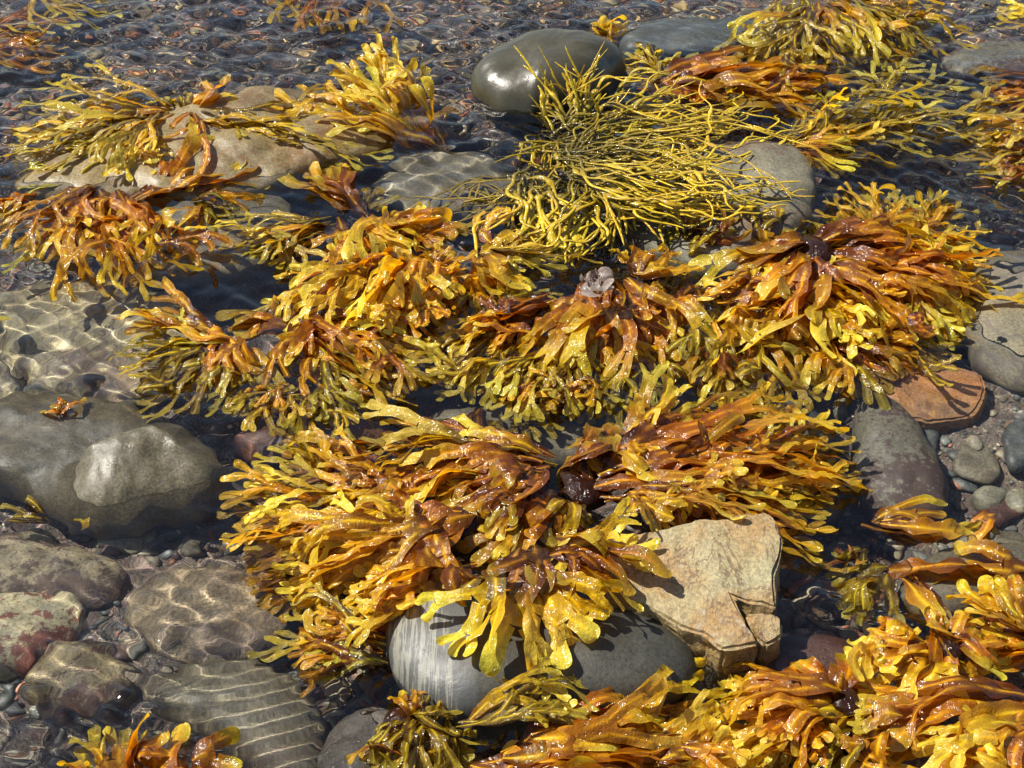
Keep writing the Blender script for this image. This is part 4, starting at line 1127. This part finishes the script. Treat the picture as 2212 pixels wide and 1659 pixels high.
plant('wrack', 'orange blades poking into the bottom left corner of the pool', (280, 1720), .0, [
    D(base=[(160, 1720), (400, 1720)], tips=[(80, 1660), (180, 1610), (290, 1590), (340, 1580), (440, 1650)], n=12, W=.032, pal=['orange', 'golden', 'orange'], zb=.02, zm=.04, zt=.02, forks=1, first=.55),
    D(base=[(200, 1700), (350, 1700)], tips=[(160, 1590), (260, 1570), (330, 1600)], n=5, W=.018, pal=['olive', 'golden'], zb=-.02, zm=-.004, zt=-.01, forks=2),
])
# --- far side
plant('wrack', 'olive drooping wrack at the top edge right of the dark slab', (1745, 15), .0, [
    D(base=[(1730, 20), (1790, 10)], tips=[(1600, 110), (1660, 130), (1720, 140), (1800, 130), (1880, 145)], n=22, W=.017, pal=['olive', 'olive', 'golden'], zb=.02, zm=.03, zt=-.012, forks=3, first=.5),
    D(base=[(1790, 0), (1850, 0)], tips=[(1930, 140), (2000, 125), (2050, 100), (2010, 50), (1980, 0)], n=22, W=.017, pal=['olive', 'yellow', 'olive'], zb=.03, zm=.04, zt=-.008, forks=3, first=.5),
    D(base=[(1650, -10), (1780, -10)], tips=[(1640, 50), (1700, 60), (1760, 60)], n=8, W=.016, pal='olive', zb=.02, zm=.03, zt=.015, forks=2),
])
plant('wrack', 'rust orange broad fronds trailing right in the far water', (1400, 178), -.01, [
    D(tips=[(1720, 120), (1850, 130), (1880, 170)], n=12, W=.026, pal=['orange', 'brown', 'golden'], zb=-.006, zm=.012, zt=-.012, forks=2, first=.6),
    D(tips=[(1800, 190), (1880, 215), (1760, 215)], n=9, W=.026, pal=['orange', 'golden'], zb=-.006, zm=.012, zt=-.014, forks=2, first=.6),
    D(base=(1480, 150), tips=[(1600, 140), (1650, 170)], n=3, W=.028, pal='orange', zb=.0, zm=.03, zt=.012, forks=0),
    D(base=(1420, 160), tips=[(1360, 130), (1400, 100), (1460, 110)], n=6, W=.014, pal=['olive', 'pale'], zb=-.02, zm=-.004, zt=.002, forks=2),
])
plant('wrack', 'grey olive branching wrack in open water left of the pebbly shallows', (1690, 300), -.02, [
    D(tips=[(1990, 150), (2070, 190), (2080, 230), (2060, 260)], n=16, W=.012, pal=['olive', 'pale', 'olive'], zb=-.014, zm=-.010, zt=-.02, forks=4, first=.4, spread=.5),
    D(base=(1720, 310), tips=[(1790, 195), (1850, 220), (1900, 280)], n=8, W=.013, pal=['olive', 'yellow'], zb=-.01, zm=.008, zt=.01, forks=3),
    D(base=(1700, 320), tips=[(1890, 290), (1910, 330), (1820, 380), (1800, 400)], n=8, W=.015, pal=['olive', 'golden', 'brown'], zb=-.01, zm=.006, zt=-.012, forks=2, bend=.12),
])
plant('wrack', 'golden brown wrack entering from the right edge over the pebbly shallows', (2270, 330), -.01, [
    D(base=[(2290, 280), (2290, 380)], tips=[(2130, 250), (2100, 300), (2105, 350), (2130, 395)], n=14, W=.020, pal=['golden', 'brown', 'olive'], zb=-.006, zm=.008, zt=-.014, forks=3),
])
plant('wrack', 'reddish wrack at the far right edge below the spotted slab', (2280, 195), -.02, [
    D(base=[(2280, 170), (2280, 220)], tips=[(2120, 165), (2105, 200), (2140, 235)], n=8, W=.018, pal=['brown', 'orange'], zb=-.02, zm=-.006, zt=-.02, forks=3),
])
plant('wrack', 'yellow frond cut by the top right corner', (2290, 30), -.01, [
    D(tips=[(2150, 25), (2170, 55), (2180, 75)], n=6, W=.016, pal='yellow', zb=-.02, zm=-.006, zt=-.014, forks=3),
])
plant('wrack', 'sunken golden wrack in the top left corner of the stream', (-40, 90), -.04, [
    D(base=[(-60, 40), (-60, 130)], tips=[(120, 20), (160, 60), (130, 110), (70, 140)], n=14, W=.02, pal=['golden', 'orange', 'yellow'], zb=-.05, zm=-.02, zt=-.04, forks=3),
    D(base=(60, -30), tips=[(170, 20), (240, 30), (120, 50)], n=7, W=.018, pal='yellow', zb=-.05, zm=-.02, zt=-.04, forks=3),
])
plant('wrack', 'rusty sunken wrack at the top edge left of the dark boulder', (690, -30), -.05, [
    D(base=[(640, -30), (740, -30)], tips=[(630, 60), (690, 100), (740, 70)], n=9, W=.016, pal=['orange', 'brown'], zb=-.05, zm=-.02, zt=-.03, forks=3),
])
plant('wrack', 'little yellow tuft standing behind the dark boulder', (1305, 92), -.02, [
    D(tips=[(1295, 45), (1310, 42), (1325, 50)], n=4, W=.015, pal='yellow', zb=-.02, zm=.01, zt=.03, forks=1),
])
plant('wrack', 'dark curled blades growing on the worn pale boulder', (1660, 520), .0, [
    D(base=[(1635, 525), (1700, 530)], tips=[(1640, 440), (1665, 450), (1690, 470)], n=5, W=.02, pal=['olive', 'golden'], zb=.0, zm=.03, zt=.05, forks=1),
    D(base=[(1430, 530), (1500, 540)], tips=[(1440, 460), (1500, 450), (1560, 500)], n=6, W=.018, pal=['olive', 'brown'], zb=-.01, zm=.01, zt=.008, forks=2, first=.4, spread=.5),
    D(base=(1480, 500), tips=[(1510, 430), (1530, 425)], n=2, W=.016, pal='yellow', zb=.01, zm=.03, zt=.045, forks=1),
])
plant('weed_sprig', 'tiny rusty sprig growing on the smooth dark rock', (130, 900), -.02, [
    D(tips=[(105, 880), (140, 870), (155, 875)], n=4, W=.007, pal='orange', zb=-.02, zm=.0, zt=.002, forks=1, base_j=3),
], group=None)
plant('weed_sprig', 'single yellow tip growing at the front foot of the smooth dark rock', (172, 1148), -.03, [
    D(tips=[(178, 1105)], n=1, W=.018, pal='yellow', zb=-.03, zm=-.002, zt=.004, forks=0, base_j=2),
    D(base=(110, 1130), tips=[(10, 1095), (30, 1110)], n=2, W=.011, pal='olive', zb=-.02, zm=-.004, zt=.0, forks=1, base_j=2),
], group=None)
plant('weed_sprig', 'loose yellow leaf floating at the left edge', (-20, 693), .0, [
    D(tips=[(22, 693)], n=1, W=.02, pal='yellow', zb=.001, zm=.002, zt=.002, forks=0, base_j=1, tipness=.3),
], group=None)

# ------------------------------------------------------------------ knotted wrack
KM = seaweed_mat('wet_knotted_wrack', trans=.12, rough=.2, blotch_amt=.12)
def strand(root, r, pts, rad, c0, c1, bladders, forked=True):
    pts = np.asarray(pts)
    n = 46
    # Catmull style smoothing through the control points
    d = np.concatenate([[0], np.cumsum(np.linalg.norm(np.diff(pts, axis=0), axis=1))]); L = d[-1]
    s = np.linspace(0, L, n)
    P = np.stack([np.interp(s, d, pts[:, i]) for i in range(3)], -1)
    for _ in range(14):
        P[1:-1] = (P[:-2]+2*P[1:-1]+P[2:])/4
    T0 = np.gradient(P, axis=0); T0 /= np.linalg.norm(T0, axis=1)[:, None]+1e-9
    wv = r.uniform(.002, .007)*np.sin(s*2*pi/r.uniform(.05, .11)+r.uniform(0, 6))*sm(s/.04)
    P = P+np.column_stack([-T0[:, 1], T0[:, 0], 0*s])*wv[:, None]
    P[:, 2] += r.uniform(.001, .004)*np.sin(s*2*pi/r.uniform(.05, .1)+r.uniform(0, 6))
    Vs, Fs, Cs = [], [], []
    def tube(P, rad, seed, cA, cB, bl):
        n = len(P); L = np.linalg.norm(np.diff(P, axis=0), axis=1).sum(); s = np.linspace(0, 1, n)
        R_ = rad*(.75+.35*np.sin(s*pi)+.1*np.sin(s*40+seed))
        for b in bl:
            R_ = R_+rad*1.6*np.exp(-((s-b)*L/.0075)**2)
        R_[-1] = rad*.15; R_[-2] = rad*.7
        T = np.gradient(P, axis=0); T /= np.linalg.norm(T, axis=1)[:, None]+1e-9
        B = np.cross(T, [0, 0, 1.0]); B /= np.linalg.norm(B, axis=1)[:, None]+1e-9
        N = np.cross(B, T)
        k = 7
        th = np.linspace(0, 2*pi, k, endpoint=False)
        V = P[:, None]+B[:, None]*(np.cos(th)[None, :, None]*R_[:, None, None])+N[:, None]*(np.sin(th)[None, :, None]*R_[:, None, None]*.5)
        off = sum(len(v) for v in Vs)
        i = np.arange(n*k).reshape(n, k)+off
        j = np.roll(i, -1, 1)
        Fs.append(np.stack([i[:-1], j[:-1], j[1:], i[1:]], -1).reshape(-1, 4))
        Vs.append(V.reshape(-1, 3))
        Cs.append(np.repeat(cA+(cB-cA)*sm(s/.8)[:, None], k, 0))
    tube(P, rad, r.uniform(0, 6), c0, c1, bladders)
    if forked:
        for _ in range(r.integers(0, 3)):
            i0 = int(r.uniform(.3, .8)*n)
            T = P[min(i0+2, n-1)]-P[i0]; T /= np.linalg.norm(T)+1e-9
            sd = np.array([-T[1], T[0], 0])*r.choice([-1, 1])
            ln = r.uniform(.03, .07)
            q = np.linspace(0, 1, 16)[:, None]
            Q = P[i0]+T*q*ln+sd*(q*ln*.5-q**2*ln*.2)+np.array([0, 0, r.normal()*.004])*q
            tube(Q, rad*.8, r.uniform(0, 6), c1, c1, [])
    return mesh_obj('strand', np.concatenate(Vs), np.concatenate(Fs), KM, parent=root, col=np.concatenate(Cs), origin=root.location)

def knotted(label, base, specs, seed):
    r = np.random.default_rng(seed)
    root = empty('knotted_wrack', at(*base, 0))
    tag(root, label, 'seaweed', 'knotted wrack tufts')
    for sp in specs:
        for i in range(sp['n']):
            f = (i+r.uniform())/sp['n']
            bp = poly_at(sp['base'], r.uniform()) if len(sp['base']) > 1 else np.array(sp['base'][0], float)
            bp = bp+r.normal(size=2)*12
            tp = poly_at(sp['tips'], f)+r.normal(size=2)*14
            tp = bp+(tp-bp)*r.uniform(.6, 1.1)
            m1 = bp+(tp-bp)*.35; m2 = bp+(tp-bp)*.7
            z = sp['z']; lay = r.uniform(-1, 1)*sp.get('lay', .012)
            A = at(*bp, z[0]+lay*.5); Bq = at(*m1, z[1]+lay); Cq = at(*m2, z[2]+lay); Dq = at(*tp, z[3]+lay*.7)
            d = (Dq-A)[:2]; sd = np.array([-d[1], d[0]])
            bnd = sp.get('bend', 0)+r.normal()*.20
            Bq[:2] += sd*bnd; Cq[:2] += sd*(bnd*.8+r.normal()*.16)
            nb = r.choice([0, 0, 1, 1, 2])
            y = r.uniform(.75, 1.2)
            c0 = np.array((.10, .072, .006))*y; c1 = np.array((.54, .38, .016))*y*np.array([1, r.uniform(.88, 1.05), 1])
            if sp.get('dark'): c0, c1 = c0*.55, c1*.6
            strand(root, r, [A, Bq, Cq, Dq], sp.get('rad', .0033)*.57*r.uniform(.75, 1.3), c0, c1, list(r.uniform(.2, .85, nb)))
    return root
knotted('stringy yellow knotted wrack flowing right over the worn pale boulder', (1200, 330), [
    D(base=[(1180, 280), (1240, 360)], tips=[(1560, 215), (1680, 250), (1760, 300), (1780, 330)], n=49, z=(.02, .035, .03, .005), bend=.10, lay=.014),
    D(base=[(1200, 320), (1260, 400)], tips=[(1750, 370), (1730, 420), (1600, 450), (1500, 470)], n=50, z=(.02, .045, .045, .03), bend=.06, lay=.014),
], 41)
knotted('upright yellow knotted wrack fingers against the dark boulder', (1210, 270), [
    D(base=[(1190, 270), (1300, 260)], tips=[(1145, 165), (1200, 140), (1225, 130), (1290, 140), (1340, 180)], n=18, z=(.01, .03, .055, .075), lay=.01),
    D(base=[(1180, 300), (1260, 300)], tips=[(1120, 250), (1150, 210), (1180, 190)], n=8, z=(.0, .02, .03, .045), dark=True),
    D(base=[(1250, 260), (1330, 250)], tips=[(1380, 160), (1480, 170), (1530, 190)], n=12, z=(.01, .03, .04, .04), lay=.01),
    D(base=[(1160, 300), (1300, 330)], tips=[(1100, 330), (1200, 380), (1350, 330), (1420, 300)], n=44, z=(.0, .015, .015, .01), dark=True),
], 42)
knotted('loose knotted wrack with egg shaped bladders drifting down left', (1170, 400), [
    D(base=[(1150, 390), (1300, 400)], tips=[(880, 410), (900, 450), (950, 500), (1020, 530)], n=26, z=(.004, -.006, -.012, -.02), bend=.08, dark=True),
    D(base=[(1100, 380), (1330, 410)], tips=[(1050, 540), (1140, 560), (1220, 575), (1280, 530)], n=38, z=(.02, .02, .012, .0), bend=.08, rad=.0042),
    D(base=[(1250, 390), (1340, 400)], tips=[(1350, 490), (1420, 500), (1500, 460), (1540, 430)], n=26, z=(.03, .035, .02, .008), bend=-.05),
], 43)

# fine red filaments on the sand at the right
rf = np.random.default_rng(77)
FM = NT('dark_red_alga'); FM.p.inputs['Base Color'].default_value = (.045, .018, .014, 1); FM.p.inputs['Roughness'].default_value = .4
def filaments(label, cx, cy, sx, sy, n):
    Vs, Fs = [], []
    off = 0
    o0 = at(cx, cy, -.06)
    for i in range(n):
        px, py = cx+rf.normal()*sx*.4, cy+rf.normal()*sy*.4
        p = at(px, py, -.07); p[2] = float(bed_z(p[None, :2])[0])
        a = rf.uniform(0, 2*pi); d = np.array([cos(a), sin(a), rf.uniform(.2, 1.2)])
        ln = rf.uniform(.012, .035); k = 8
        pts = [p]
        for j in range(k):
            d = d+rf.normal(size=3)*.35; d /= np.linalg.norm(d)
            pts.append(pts[-1]+d*ln/k)
        pts = np.array(pts)
        w = .0005
        for sgn in range(3):
            pass
        th = np.array([0, 2*pi/3, 4*pi/3])
        V = pts[:, None]+np.stack([np.cos(th), np.sin(th), 0*th], -1)[None]*w
        m = len(pts); ii = np.arange(m*3).reshape(m, 3)+off; jj = np.roll(ii, -1, 1)
        Fs.append(np.stack([ii[:-1], jj[:-1], jj[1:], ii[1:]], -1).reshape(-1, 4)); Vs.append(V.reshape(-1, 3)); off += m*3
    o = mesh_obj('red_alga', np.concatenate(Vs), np.concatenate(Fs), FM.m, origin=o0)
    tag(o, label, 'seaweed')
filaments('dark red thread like alga tuft on the sand right of the tan slab', 1850, 1165, 110, 55, 420)
filaments('thin dark thread alga at the bottom of the long grey stone', 1960, 1100, 80, 30, 60)

# ------------------------------------------------------------------ light
EL, AZ = R(52), R(163)       # AZ: direction the light comes from, anticlockwise from +x: left and a little beyond
sd = np.array([cos(EL)*cos(AZ), cos(EL)*sin(AZ), sin(EL)])
sun = bpy.data.lights.new('sun', 'SUN')
sun.energy = 5.0
sun.angle = R(.5)
sun.color = (1, .95, .86)
sun.cycles.is_caustics_light = True
so = bpy.data.objects.new('sun', sun)
COL.objects.link(so)
from mathutils import Vector
so.rotation_euler = Vector(sd).to_track_quat('Z', 'Y').to_euler()
so.location = sd*20
W = bpy.data.worlds.new('World')
SC.world = W
W.use_nodes = True
nt = W.node_tree
sky = nt.nodes.new('ShaderNodeTexSky')
sky.sky_type = 'NISHITA'
sky.sun_disc = False
sky.sun_elevation = EL
sky.sun_rotation = pi/2-AZ
nt.links.new(sky.outputs[0], nt.nodes['Background'].inputs[0])
nt.nodes['Background'].inputs[1].default_value = .078

for o in SC.objects:
    if o.parent is None:
        o.location = o.location*SIZE
        if o.type in ('MESH', 'EMPTY'): o.scale = (SIZE,)*3
for o in SC.objects:
    if o.type == 'MESH' and o.name != 'water':
        o.cycles.is_caustics_receiver = True

SC.view_settings.view_transform = 'Standard'
SC.view_settings.look = 'None'
SC.view_settings.exposure = 0.85
SC.cycles.use_denoising = True
SC.cycles.denoiser = 'OPENIMAGEDENOISE'
SC.cycles.sample_clamp_indirect = 3
SC.cycles.max_bounces = 10
SC.cycles.transmission_bounces = 8
SC.cycles.transparent_max_bounces = 8
